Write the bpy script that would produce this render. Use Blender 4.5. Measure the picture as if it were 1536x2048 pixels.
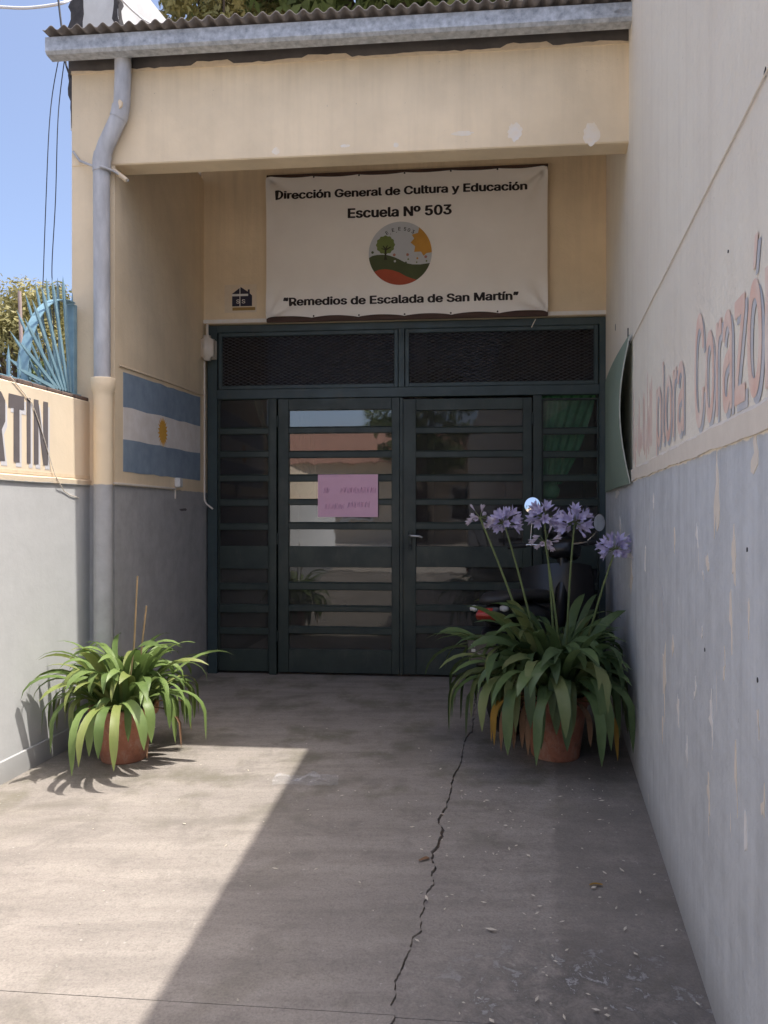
import bpy, bmesh, math, random
from mathutils import Vector, Matrix, noise as mnoise
R = math.radians
sc = bpy.context.scene
for o in list(bpy.data.objects):
    bpy.data.objects.remove(o)
COL = sc.collection

# ------------------------------------------------------------------ camera, light, exposure
F_PX, CX, CY, CAM_H = 1500.0, 768.0, 1024.0, 1.25
cam_d = bpy.data.cameras.new('camera')
cam = bpy.data.objects.new('camera', cam_d)
COL.objects.link(cam)
cam.location = (0, 0, CAM_H)
cam.rotation_euler = (R(90), 0, 0)
cam_d.sensor_fit = 'VERTICAL'
cam_d.sensor_height = 24
cam_d.lens = F_PX / 2048 * 24
cam_d.clip_start = 0.05
cam_d.clip_end = 600
sc.camera = cam

SUN_EL = R(68)
SUN_DX, SUN_DY = -0.987, 0.160            # horizontal direction the light travels
world = bpy.data.worlds.new('World')
sc.world = world
world.use_nodes = True
wn = world.node_tree
sky = wn.nodes.new('ShaderNodeTexSky')
sky.sky_type = 'NISHITA'
sky.sun_disc = False
sky.sun_elevation = SUN_EL
sky.sun_rotation = math.atan2(-SUN_DX, -SUN_DY)
sky.air_density = 0.62
sky.dust_density = 4.0
sky.ozone_density = 1.0
wn.links.new(sky.outputs[0], wn.nodes['Background'].inputs[0])
wn.nodes['Background'].inputs[1].default_value = 0.15

sun_d = bpy.data.lights.new('sun', 'SUN')
sun_d.energy = 2.5
sun_d.angle = R(0.53)
sun_d.color = (1.0, 0.94, 0.86)
sun = bpy.data.objects.new('sun', sun_d)
COL.objects.link(sun)
ce = math.cos(SUN_EL)
sun.rotation_euler = Vector((SUN_DX * ce, SUN_DY * ce, -math.sin(SUN_EL))).to_track_quat('-Z', 'Y').to_euler()
sun.location = (6, -1, 14)

sc.view_settings.view_transform = 'Standard'
sc.view_settings.look = 'None'
sc.view_settings.exposure = 1.27
sc.view_settings.gamma = 1.0
sc.view_settings.use_curve_mapping = False
sc.cycles.max_bounces = 14
sc.cycles.diffuse_bounces = 12
sc.cycles.transparent_max_bounces = 24
sc.cycles.use_denoising = True

rnd = random.Random(7)

# ------------------------------------------------------------------ plan of the place
ANG = R(5.3)                                  # the facade is turned a little to the corridor
P0 = Vector((-1.606, 4.17, 0))                # foot of the left pillar
FU = Vector((math.cos(ANG), -math.sin(ANG), 0))
FV = Vector((math.sin(ANG), math.cos(ANG), 0))   # into the building
def FL(x, y, z):
    return P0 + FU * x + FV * y + Vector((0, 0, z))
def to_fl(p):
    d = Vector(p) - P0
    return (d.dot(FU), d.dot(FV), p[2])
CAM = Vector((0, 0, CAM_H))
def ray(px, py):
    return Vector(((px - CX) / F_PX, 1.0, -(py - CY) / F_PX))
def on_plane(px, py, p, n):
    d = ray(px, py)
    t = (Vector(p) - CAM).dot(n) / d.dot(n)
    return CAM + d * t
YD = 1.654                                    # doors stand this far inside the facade
def dp(px, py, y=YD):                          # a point seen on a plane parallel to the facade
    q = to_fl(on_plane(px, py, P0 + FV * y, FV))
    return q[0], q[2]
def floor_pt(px, py, z=0.0):
    d = ray(px, py)
    t = (z - CAM_H) / d.z
    return CAM + d * t
def rwx(Y): return 0.407 + 0.222 * Y          # right wall line
def lwx(Y): return -2.354 + 0.171 * Y         # left wall line
RD = Vector((0.222, 1, 0)).normalized(); RN = Vector((-RD.y, RD.x, 0))   # right wall: along, out to the path
LD = Vector((0.171, 1, 0)).normalized(); LN = Vector((LD.y, -LD.x, 0))
def rw(px, py, off=0.0):
    return on_plane(px, py, Vector((0.407, 0, 0)) + RN * off, RN)
def lw(px, py, off=0.0):
    return on_plane(px, py, Vector((-2.354, 0, 0)) + LN * off, LN)
DADO = 1.40

# ------------------------------------------------------------------ materials
class NT:
    def __init__(s, name):
        s.m = bpy.data.materials.new(name)
        s.m.use_nodes = True
        s.t = s.m.node_tree
        s.b = s.t.nodes['Principled BSDF']
        s.out = s.t.nodes['Material Output']
    def n(s, ty, **k):
        x = s.t.nodes.new(ty)
        for a, v in k.items():
            setattr(x, a, v)
        return x
    def put(s, sock, v):
        if hasattr(v, 'is_output'):
            s.t.links.new(v, sock)
        elif isinstance(v, (tuple, list)) and len(v) == 3 and sock.type == 'RGBA':
            sock.default_value = (*v, 1)
        else:
            sock.default_value = v
    def pos(s):
        return s.n('ShaderNodeNewGeometry').outputs['Position']
    def obj(s):
        return s.n('ShaderNodeTexCoord').outputs['Object']
    def sep(s, v):
        x = s.n('ShaderNodeSeparateXYZ'); s.put(x.inputs[0], v); return x.outputs
    def mul(s, v, k):
        x = s.n('ShaderNodeVectorMath', operation='MULTIPLY'); s.put(x.inputs[0], v); x.inputs[1].default_value = k
        return x.outputs[0]
    def math(s, op, a, b=0.0, clamp=False):
        x = s.n('ShaderNodeMath', operation=op); x.use_clamp = clamp
        s.put(x.inputs[0], a); s.put(x.inputs[1], b); return x.outputs[0]
    def noise(s, v, scale, detail=4.0, rough=0.55, dist=0.0):
        x = s.n('ShaderNodeTexNoise'); s.put(x.inputs['Vector'], v)
        x.inputs['Scale'].default_value = scale; x.inputs['Detail'].default_value = detail
        x.inputs['Roughness'].default_value = rough; x.inputs['Distortion'].default_value = dist
        return x.outputs['Fac']
    def vor(s, v, scale, feature='F1'):
        x = s.n('ShaderNodeTexVoronoi', feature=feature); s.put(x.inputs['Vector'], v)
        x.inputs['Scale'].default_value = scale
        return x.outputs['Distance']
    def ramp(s, f, lo, hi, a=0.0, b=1.0):
        x = s.n('ShaderNodeMapRange'); x.clamp = True
        s.put(x.inputs[0], f); x.inputs[1].default_value = lo; x.inputs[2].default_value = hi
        x.inputs[3].default_value = a; x.inputs[4].default_value = b
        return x.outputs[0]
    def mix(s, f, a, b, mode='MIX'):
        x = s.n('ShaderNodeMix', data_type='RGBA', blend_type=mode)
        s.put(x.inputs[0], f); s.put(x.inputs[6], a); s.put(x.inputs[7], b)
        return x.outputs[2]
    def bump(s, h, strength=0.4, dist=0.004):
        x = s.n('ShaderNodeBump'); x.inputs['Strength'].default_value = strength
        x.inputs['Distance'].default_value = dist; s.put(x.inputs['Height'], h)
        s.t.links.new(x.outputs[0], s.b.inputs['Normal'])
    def fin(s, col, rough=0.7, metal=0.0, spec=None):
        s.put(s.b.inputs['Base Color'], col); s.put(s.b.inputs['Roughness'], rough)
        s.put(s.b.inputs['Metallic'], metal)
        if spec is not None:
            s.b.inputs['Specular IOR Level'].default_value = spec
        return s.m
MT = {}
def simple(name, c1, c2=None, scale=20, rough=0.7, metal=0.0, bump=0.15, bscale=90, spec=None, stretch=(1, 1, 1), dist=0.002):
    k = NT(name)
    p = k.mul(k.pos(), stretch)
    c2 = c2 or tuple(v * 0.8 for v in c1)
    f = k.ramp(k.noise(p, scale, 5, 0.6), 0.3, 0.7)
    col = k.mix(f, c1, c2)
    if bump:
        k.bump(k.noise(p, bscale, 4), bump, dist)
    MT[name] = k.fin(col, rough, metal, spec)
    return MT[name]

def wall_paint(name, cream, grey, chips=0.0, seed=0.0, wob=0.006, creamvar=0.1, greyvar=0.12, stk=1.0, relief=0.5):
    k = NT(name)
    p = k.pos()
    x = k.n('ShaderNodeVectorMath', operation='ADD'); k.put(x.inputs[0], p); x.inputs[1].default_value = (seed, seed * 1.7, 0)
    p2 = x.outputs[0]
    z = k.sep(p)[2]
    big = k.noise(p2, 1.3, 5, 0.6)
    mid = k.noise(p2, 9, 5, 0.65)
    streak = k.noise(k.mul(p2, (14, 14, 0.7)), 1.0, 4, 0.6)
    edge = k.math('ADD', z, k.math('MULTIPLY', k.math('SUBTRACT', k.noise(p2, 16, 3), 0.5), wob * 2))
    isgrey = k.ramp(edge, DADO - 0.002, DADO + 0.002, 1.0, 0.0)
    dk = tuple(v * (1 - 2 * creamvar) for v in cream)
    lt = tuple(min(0.88, v * (1 + creamvar * 0.6)) for v in cream)
    c = k.mix(k.ramp(big, 0.3, 0.7), lt, dk)
    c = k.mix(k.ramp(streak, 0.5, 0.75, 0, 0.35), c, tuple(v * 0.78 for v in cream))
    c = k.mix(k.ramp(mid, 0.58, 0.8, 0, 0.3), c, tuple(v * 0.85 + 0.06 for v in cream))
    drip = k.noise(k.mul(p2, (22, 22, 0.9)), 1.0, 5, 0.65)
    c = k.mix(k.math('MULTIPLY', k.ramp(k.math('ADD', z, k.math('MULTIPLY', mid, 0.25)), 3.45, 3.85, 0, 1), k.ramp(drip, 0.46, 0.7, 0.0, 0.28)), c, tuple(v * 0.6 for v in cream))
    gd = tuple(v * (1 - greyvar) for v in grey)
    gl = tuple(v * (1 + greyvar) for v in grey)
    g = k.mix(k.ramp(mid, 0.3, 0.7), gl, gd)
    g = k.mix(k.ramp(streak, 0.42, 0.7, 0, 0.6 * stk), g, tuple(v * 1.22 for v in grey))
    st2 = k.noise(k.mul(p2, (30, 30, 1.1)), 1.0, 3, 0.5)
    g = k.mix(k.ramp(st2, 0.55, 0.7, 0, 0.3 * stk), g, tuple(v * 0.78 for v in grey))
    low = k.ramp(k.math('ADD', z, k.math('MULTIPLY', mid, 0.12)), 0.05, 0.22, 0.45, 0.0)
    g = k.mix(low, g, (0.16, 0.145, 0.13))
    if chips:
        ch = k.noise(k.mul(p2, (26, 26, 3.0)), 1.0, 4, 0.62)
        f = k.ramp(ch, 0.76 - chips, 0.775 - chips, 0, 1)
        g = k.mix(f, g, tuple(v * 0.95 for v in cream))
        ch2 = k.noise(k.mul(p2, (60, 60, 9.0)), 1.0, 3, 0.6)
        g = k.mix(k.ramp(ch2, 0.75, 0.77, 0, 0.8), g, (0.62, 0.62, 0.62))
    sp = k.noise(p2, 70, 2, 0.5)
    col = k.mix(isgrey, c, g)
    col = k.mix(k.ramp(sp, 0.76, 0.8, 0, 0.5), col, (0.12, 0.10, 0.09))
    h = k.math('ADD', k.math('MULTIPLY', k.noise(p2, 60, 5, 0.6), 0.5), k.math('MULTIPLY', k.noise(p2, 6, 3), 2.0))
    k.bump(h, relief, 0.007)
    MT[name] = k.fin(col, k.ramp(mid, 0.3, 0.7, 0.62, 0.85), 0.0, 0.3)

CREAM = (0.83, 0.68, 0.475)
GREY = (0.31, 0.325, 0.355)
wall_paint('paint_facade', CREAM, (0.38, 0.38, 0.385), 0.0, 3.1, stk=0.3)
wall_paint('paint_right', (0.88, 0.79, 0.665), (0.535, 0.55, 0.565), 0.06, 11.3, 0.012, 0.05, relief=0.8)
wall_paint('paint_left', (0.74, 0.63, 0.48), (0.46, 0.47, 0.475), 0.0, 23.0, 0.008, 0.05, 0.04, 0.15, 0.18)

def concrete():
    k = NT('concrete_floor')
    p = k.pos()
    sx = k.sep(p)
    big = k.noise(p, 0.8, 6, 0.6)
    mid = k.noise(p, 4.5, 7, 0.7, 0.4)
    band = k.noise(k.mul(p, (1.6, 9, 1)), 1.0, 6, 0.65)
    fine = k.noise(p, 130, 4, 0.7)
    grit = k.noise(p, 45, 5, 0.75)
    c = k.mix(k.ramp(big, 0.32, 0.68), (0.36, 0.325, 0.288), (0.285, 0.259, 0.236))
    c = k.mix(k.ramp(band, 0.42, 0.66, 0, 0.6), c, (0.205, 0.186, 0.169))
    c = k.mix(k.ramp(band, 0.30, 0.42, 0.35, 0), c, (0.385, 0.35, 0.305))
    c = k.mix(k.ramp(mid, 0.52, 0.70, 0, 0.7), c, (0.20, 0.182, 0.165))
    c = k.mix(k.ramp(grit, 0.50, 0.68, 0, 0.42), c, (0.155, 0.143, 0.133))
    c = k.mix(k.ramp(k.noise(p, 22, 6, 0.8), 0.30, 0.42, 0.5, 0), c, (0.40, 0.365, 0.32))
    moss = k.math('MULTIPLY', k.ramp(k.noise(p, 3.2, 6, 0.65), 0.5, 0.64, 0, 0.55), k.ramp(sx[1], 2.9, 3.3, 0, 1))
    c = k.mix(moss, c, (0.135, 0.128, 0.085))
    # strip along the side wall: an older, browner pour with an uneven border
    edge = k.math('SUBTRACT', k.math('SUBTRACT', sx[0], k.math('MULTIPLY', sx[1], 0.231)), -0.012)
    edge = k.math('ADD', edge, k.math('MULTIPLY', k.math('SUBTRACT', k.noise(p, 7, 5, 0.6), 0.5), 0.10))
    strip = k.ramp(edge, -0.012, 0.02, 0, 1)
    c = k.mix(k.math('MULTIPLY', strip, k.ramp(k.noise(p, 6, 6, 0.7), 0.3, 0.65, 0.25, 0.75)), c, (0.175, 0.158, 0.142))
    sp = k.noise(p, 38, 3, 0.6)
    c = k.mix(k.ramp(sp, 0.68, 0.72, 0, 0.6), c, (0.47, 0.445, 0.41))
    # scuffed, flaking screed in the near right corner
    dx = k.math('SUBTRACT', sx[0], 0.52); dy = k.math('SUBTRACT', sx[1], 1.88)
    rr = k.math('SQRT', k.math('ADD', k.math('MULTIPLY', dx, dx), k.math('MULTIPLY', k.math('MULTIPLY', dy, dy), 1.6)))
    near = k.ramp(rr, 0.18, 0.5, 1, 0)
    blot = k.noise(p, 13, 8, 0.75, 0.5)
    c = k.mix(k.math('MULTIPLY', near, k.ramp(blot, 0.40, 0.56, 0, 0.75)), c, (0.115, 0.108, 0.102))
    c = k.mix(k.math('MULTIPLY', near, k.ramp(blot, 0.565, 0.60, 0, 0.75)), c, (0.43, 0.43, 0.425))
    # old damp stains
    st = k.noise(p, 2.0, 5, 0.55, 0.6)
    c = k.mix(k.ramp(st, 0.56, 0.70, 0, 0.65), c, (0.15, 0.138, 0.112))
    c = k.mix(k.ramp(fine, 0.42, 0.68, 0, 0.38), c, (0.12, 0.108, 0.10))
    k.bump(k.math('ADD', k.math('MULTIPLY', fine, 0.6), k.math('ADD', k.math('MULTIPLY', mid, 2.2), k.math('MULTIPLY', grit, 1.0))), 0.55, 0.004)
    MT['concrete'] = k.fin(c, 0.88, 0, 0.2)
concrete()
simple('earth', (0.30, 0.265, 0.22), (0.22, 0.195, 0.16), 1.5, 0.95)
simple('street_concrete', (0.42, 0.40, 0.365), (0.34, 0.32, 0.29), 4, 0.9)
simple('sidewalk', (0.50, 0.455, 0.40), (0.42, 0.38, 0.33), 6, 0.9)
simple('zinc', (0.54, 0.57, 0.61), (0.25, 0.27, 0.295), 30, 0.55, 0.1, 0.1, 60)
simple('zinc_pipe', (0.52, 0.52, 0.53), (0.34, 0.34, 0.35), 16, 0.55, 0.0, 0.1, 60, stretch=(1, 1, 0.3))
simple('fibre_roof', (0.22, 0.195, 0.18), (0.14, 0.125, 0.115), 18, 0.9)
simple('fascia', (0.15, 0.135, 0.125), (0.09, 0.08, 0.075), 7, 0.85)
simple('mortar', (0.76, 0.62, 0.44), (0.64, 0.52, 0.37), 25, 0.9, bump=0.5, bscale=50)
simple('door_paint', (0.040, 0.056, 0.046), (0.022, 0.032, 0.029), 4, 0.42, 0, 0.1, 60, 0.5)
simple('door_paint_blue', (0.052, 0.078, 0.080), (0.034, 0.052, 0.056), 6, 0.45, 0, 0.1, 60, 0.5)
def worn_paint(name, c1, c2):
    k = NT(name)
    p = k.pos()
    c = k.mix(k.ramp(k.noise(p, 4, 6, 0.65), 0.3, 0.7), c1, c2)
    c = k.mix(k.ramp(k.noise(k.mul(p, (1, 1, 0.4)), 10, 7, 0.75), 0.54, 0.72, 0, 0.5), c, (0.085, 0.085, 0.072))
    c = k.mix(k.ramp(k.noise(p, 55, 4, 0.65), 0.70, 0.74, 0, 0.8), c, (0.14, 0.105, 0.075))
    k.bump(k.noise(p, 40, 5), 0.2, 0.002)
    MT[name] = k.fin(c, k.ramp(k.noise(p, 8, 5), 0.3, 0.7, 0.35, 0.6), 0.0, 0.5)
worn_paint('door_paint', (0.040, 0.056, 0.046), (0.022, 0.032, 0.029))
worn_paint('door_paint_blue', (0.052, 0.078, 0.080), (0.034, 0.052, 0.056))
simple('mesh_steel', (0.17, 0.16, 0.165), (0.10, 0.095, 0.10), 20, 0.55, 0.3)
simple('plaster_in', (0.42, 0.33, 0.30), (0.32, 0.25, 0.23), 3, 0.9)
simple('plaster_in_pale', (0.78, 0.72, 0.64), (0.70, 0.64, 0.57), 4, 0.9)
simple('floor_in', (0.16, 0.12, 0.10), (0.11, 0.085, 0.07), 6, 0.4)
simple('curtain', (0.24, 0.56, 0.31), (0.13, 0.40, 0.19), 9, 0.85, bump=0.3)
simple('cloth_banner', (0.87, 0.83, 0.78), (0.82, 0.78, 0.73), 4, 0.75, bump=0.1, bscale=200)
simple('ink', (0.018, 0.010, 0.010), (0.014, 0.008, 0.008), 10, 0.7)
simple('wood', (0.10, 0.055, 0.042), (0.06, 0.034, 0.027), 9, 0.8, stretch=(1, 1, 8), bump=0.4)
simple('flag_blue', (0.27, 0.345, 0.43), (0.19, 0.255, 0.335), 10, 0.75)
simple('flag_white', (0.82, 0.78, 0.75), (0.70, 0.65, 0.60), 10, 0.75)
simple('flag_gold', (0.74, 0.40, 0.06), (0.66, 0.34, 0.05), 12, 0.75)
simple('plastic_cream', (0.76, 0.69, 0.60), (0.68, 0.61, 0.53), 12, 0.5, bump=0.05)
simple('plastic_white', (0.72, 0.71, 0.69), (0.65, 0.64, 0.62), 12, 0.45, bump=0.05)
simple('cable_black', (0.03, 0.03, 0.035), None, 12, 0.6)
simple('cable_white', (0.75, 0.75, 0.76), None, 12, 0.5)
simple('paper_pink', (0.86, 0.53, 0.66), (0.82, 0.49, 0.62), 12, 0.85, bump=0.15, bscale=18, dist=0.006)
simple('pencil', (0.69, 0.40, 0.56), None, 30, 0.85)
simple('board_green', (0.26, 0.33, 0.255), (0.22, 0.285, 0.22), 5, 0.7)
simple('board_edge', (0.46, 0.48, 0.42), (0.28, 0.29, 0.25), 40, 0.8)
simple('letter_dark', (0.13, 0.115, 0.12), (0.10, 0.09, 0.095), 8, 0.8)
simple('letter_shadow', (0.60, 0.60, 0.63), (0.54, 0.54, 0.57), 8, 0.8)
simple('letter_pink', (0.76, 0.48, 0.38), (0.82, 0.70, 0.60), 9, 0.85)
simple('letter_blue', (0.42, 0.44, 0.48), (0.68, 0.64, 0.60), 8, 0.85)
simple('letter_faint', (0.66, 0.47, 0.39), (0.73, 0.60, 0.52), 9, 0.85)
simple('bare_plaster', (0.76, 0.68, 0.58), (0.70, 0.62, 0.52), 18, 0.9)
simple('white_filler', (0.78, 0.77, 0.76), (0.74, 0.69, 0.62), 18, 0.9)
simple('filler_soft', (0.80, 0.75, 0.69), (0.82, 0.70, 0.53), 16, 0.9)
simple('fence_blue', (0.22, 0.36, 0.43), (0.15, 0.27, 0.34), 14, 0.5)
simple('brick_brown', (0.17, 0.12, 0.10), (0.11, 0.08, 0.07), 22, 0.9)
simple('terracotta', (0.46, 0.19, 0.115), (0.36, 0.145, 0.09), 9, 0.85, bump=0.3)
def pots():
    k = NT('terracotta')
    p = k.pos()
    c = k.mix(k.ramp(k.noise(p, 9, 6, 0.65), 0.3, 0.7), (0.46, 0.19, 0.115), (0.32, 0.13, 0.085))
    c = k.mix(k.ramp(k.noise(k.mul(p, (1, 1, 0.5)), 13, 7, 0.75), 0.5, 0.7, 0, 0.6), c, (0.52, 0.40, 0.33))
    c = k.mix(k.ramp(k.noise(p, 24, 5, 0.7), 0.56, 0.7, 0, 0.6), c, (0.16, 0.085, 0.06))
    k.bump(k.noise(p, 60, 5), 0.4, 0.003)
    MT['terracotta'] = k.fin(c, 0.9)
pots()
simple('soil', (0.12, 0.095, 0.075), (0.07, 0.055, 0.045), 60, 0.95, bump=0.8)
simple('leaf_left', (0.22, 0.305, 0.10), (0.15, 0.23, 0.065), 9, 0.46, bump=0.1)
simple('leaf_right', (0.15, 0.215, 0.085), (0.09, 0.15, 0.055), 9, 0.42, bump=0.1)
simple('leaf_yellow', (0.42, 0.25, 0.04), (0.30, 0.17, 0.03), 14, 0.5)
simple('leaf_dry', (0.22, 0.12, 0.06), (0.14, 0.075, 0.04), 20, 0.85)
simple('stem_green', (0.16, 0.20, 0.07), (0.10, 0.14, 0.05), 20, 0.5)
simple('stem_dry', (0.33, 0.22, 0.12), (0.20, 0.15, 0.08), 20, 0.7)
simple('petal', (0.62, 0.57, 0.75), (0.47, 0.42, 0.65), 40, 0.6, bump=0)
simple('petal_faded', (0.62, 0.55, 0.63), (0.50, 0.44, 0.52), 40, 0.6, bump=0)
simple('rubber', (0.018, 0.018, 0.019), None, 30, 0.75)
simple('moto_black', (0.012, 0.012, 0.014), (0.009, 0.009, 0.010), 10, 0.28, spec=0.5, bump=0)
simple('seat_vinyl', (0.02, 0.019, 0.02), None, 60, 0.5)
simple('chrome', (0.6, 0.6, 0.6), None, 10, 0.15, 1.0, bump=0)
simple('mirror_glass', (0.85, 0.87, 0.9), (0.85, 0.87, 0.9), 10, 0.02, 1.0, bump=0)
simple('red_lens', (0.30, 0.03, 0.025), (0.22, 0.02, 0.018), 10, 0.15, bump=0)
simple('plate_white', (0.5, 0.5, 0.5), None, 10, 0.4, bump=0)
simple('plaster_white', (0.62, 0.63, 0.62), (0.48, 0.48, 0.47), 4, 0.9, bump=0.4)
simple('stain_black', (0.07, 0.065, 0.065), (0.03, 0.028, 0.03), 14, 0.95)
simple('bark', (0.09, 0.07, 0.05), (0.06, 0.045, 0.035), 12, 0.95, bump=0.8, bscale=25)
simple('foliage_dark', (0.085, 0.125, 0.035), (0.15, 0.19, 0.065), 1.1, 0.6, bump=0)
simple('foliage_gold', (0.34, 0.30, 0.12), (0.22, 0.215, 0.08), 1.3, 0.6, bump=0)
simple('petal_chip', (0.60, 0.55, 0.47), (0.46, 0.41, 0.33), 60, 0.8, bump=0)
simple('house_cream', (0.60, 0.50, 0.38), (0.52, 0.43, 0.33), 2, 0.9)
simple('house_roof', (0.26, 0.13, 0.09), (0.17, 0.09, 0.065), 5, 0.9)
simple('steel', (0.55, 0.55, 0.55), (0.42, 0.42, 0.42), 30, 0.35, 0.8)
simple('sticker_film', (0.72, 0.61, 0.47), (0.68, 0.57, 0.43), 20, 0.4)
simple('sticker_navy', (0.022, 0.02, 0.045), None, 20, 0.5)
simple('sticker_gold', (0.36, 0.22, 0.06), None, 20, 0.5)
simple('emb_sky', (0.50, 0.52, 0.55), (0.47, 0.49, 0.52), 6, 0.75)
simple('emb_tree', (0.155, 0.20, 0.055), None, 6, 0.75)
simple('emb_trunk', (0.035, 0.032, 0.015), None, 6, 0.75)
simple('emb_hill', (0.075, 0.095, 0.04), None, 6, 0.75)
simple('emb_red', (0.42, 0.085, 0.04), None, 6, 0.75)
simple('emb_sun', (0.58, 0.29, 0.05), None, 6, 0.75)
simple('emb_dot', (0.42, 0.19, 0.14), None, 6, 0.75)
simple('emb_white', (0.55, 0.56, 0.56), None, 6, 0.75)

def glass(name, refl, tint, dust=0.10, dcol=(0.16, 0.15, 0.145)):
    k = NT(name)
    k.t.nodes.remove(k.b)
    g = k.n('ShaderNodeBsdfGlossy'); g.inputs['Roughness'].default_value = 0.025
    g.inputs['Color'].default_value = (0.95, 0.96, 0.95, 1)
    nz = k.n('ShaderNodeBump'); nz.inputs['Strength'].default_value = 0.25; nz.inputs['Distance'].default_value = 0.002
    k.put(nz.inputs['Height'], k.noise(k.pos(), 5, 2)); k.t.links.new(nz.outputs[0], g.inputs['Normal'])
    tr = k.n('ShaderNodeBsdfTransparent'); tr.inputs[0].default_value = (*tint, 1)
    df = k.n('ShaderNodeBsdfDiffuse'); df.inputs[0].default_value = (*dcol, 1)
    m0 = k.n('ShaderNodeMixShader')
    k.put(m0.inputs[0], k.ramp(k.noise(k.mul(k.pos(), (1, 1, 2.5)), 9, 6, 0.7), 0.3, 0.75, dust * 0.5, min(1.0, dust * 1.9)))
    k.t.links.new(tr.outputs[0], m0.inputs[1]); k.t.links.new(df.outputs[0], m0.inputs[2])
    fr = k.n('ShaderNodeFresnel'); fr.inputs[0].default_value = 1.5
    f = k.math('ADD', fr.outputs[0], refl, True)
    mx = k.n('ShaderNodeMixShader'); k.t.links.new(f, mx.inputs[0])
    k.t.links.new(m0.outputs[0], mx.inputs[1]); k.t.links.new(g.outputs[0], mx.inputs[2])
    k.t.links.new(mx.outputs[0], k.out.inputs[0])
    MT[name] = k.m
glass('glass', 0.14, (0.5, 0.52, 0.5), 0.16)
glass('glass_murky', 0.015, (0.3, 0.31, 0.3), 0.35, (0.11, 0.105, 0.095))
glass('glass_dark', 0.0, (0.5, 0.49, 0.5), 0.12)
glass('glass_side', 0.0, (0.85, 0.85, 0.85), 0.05)
glass('glass_dull', -0.03, (0.5, 0.48, 0.5))
def film():
    k = NT('plastic_film')
    k.b.inputs['Base Color'].default_value = (0.8, 0.82, 0.85, 1)
    k.b.inputs['Roughness'].default_value = 0.25
    k.b.inputs['Alpha'].default_value = 0.11
    MT['plastic_film'] = k.m
film()
def leaf_translucent(name):
    m = MT[name]; t = m.node_tree
    b = t.nodes['Principled BSDF']; out = t.nodes['Material Output']
    tl = t.nodes.new('ShaderNodeBsdfTranslucent'); mx = t.nodes.new('ShaderNodeMixShader')
    mx.inputs[0].default_value = 0.3
    src = b.inputs['Base Color'].links[0].from_socket
    t.links.new(src, tl.inputs[0])
    t.links.new(b.outputs[0], mx.inputs[1]); t.links.new(tl.outputs[0], mx.inputs[2]); t.links.new(mx.outputs[0], out.inputs[0])
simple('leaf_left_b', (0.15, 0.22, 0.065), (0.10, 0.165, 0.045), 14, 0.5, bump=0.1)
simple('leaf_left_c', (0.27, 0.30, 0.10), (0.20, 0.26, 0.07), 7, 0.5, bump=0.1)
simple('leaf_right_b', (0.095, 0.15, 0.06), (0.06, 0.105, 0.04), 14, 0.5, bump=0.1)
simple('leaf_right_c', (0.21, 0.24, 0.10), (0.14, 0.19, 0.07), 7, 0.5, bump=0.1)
for nm in ('leaf_left_b', 'leaf_left_c', 'leaf_right_b', 'leaf_right_c', 'leaf_left', 'leaf_right', 'leaf_yellow', 'foliage_dark', 'foliage_gold', 'petal', 'petal_faded', 'curtain'):
    leaf_translucent(nm)

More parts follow.
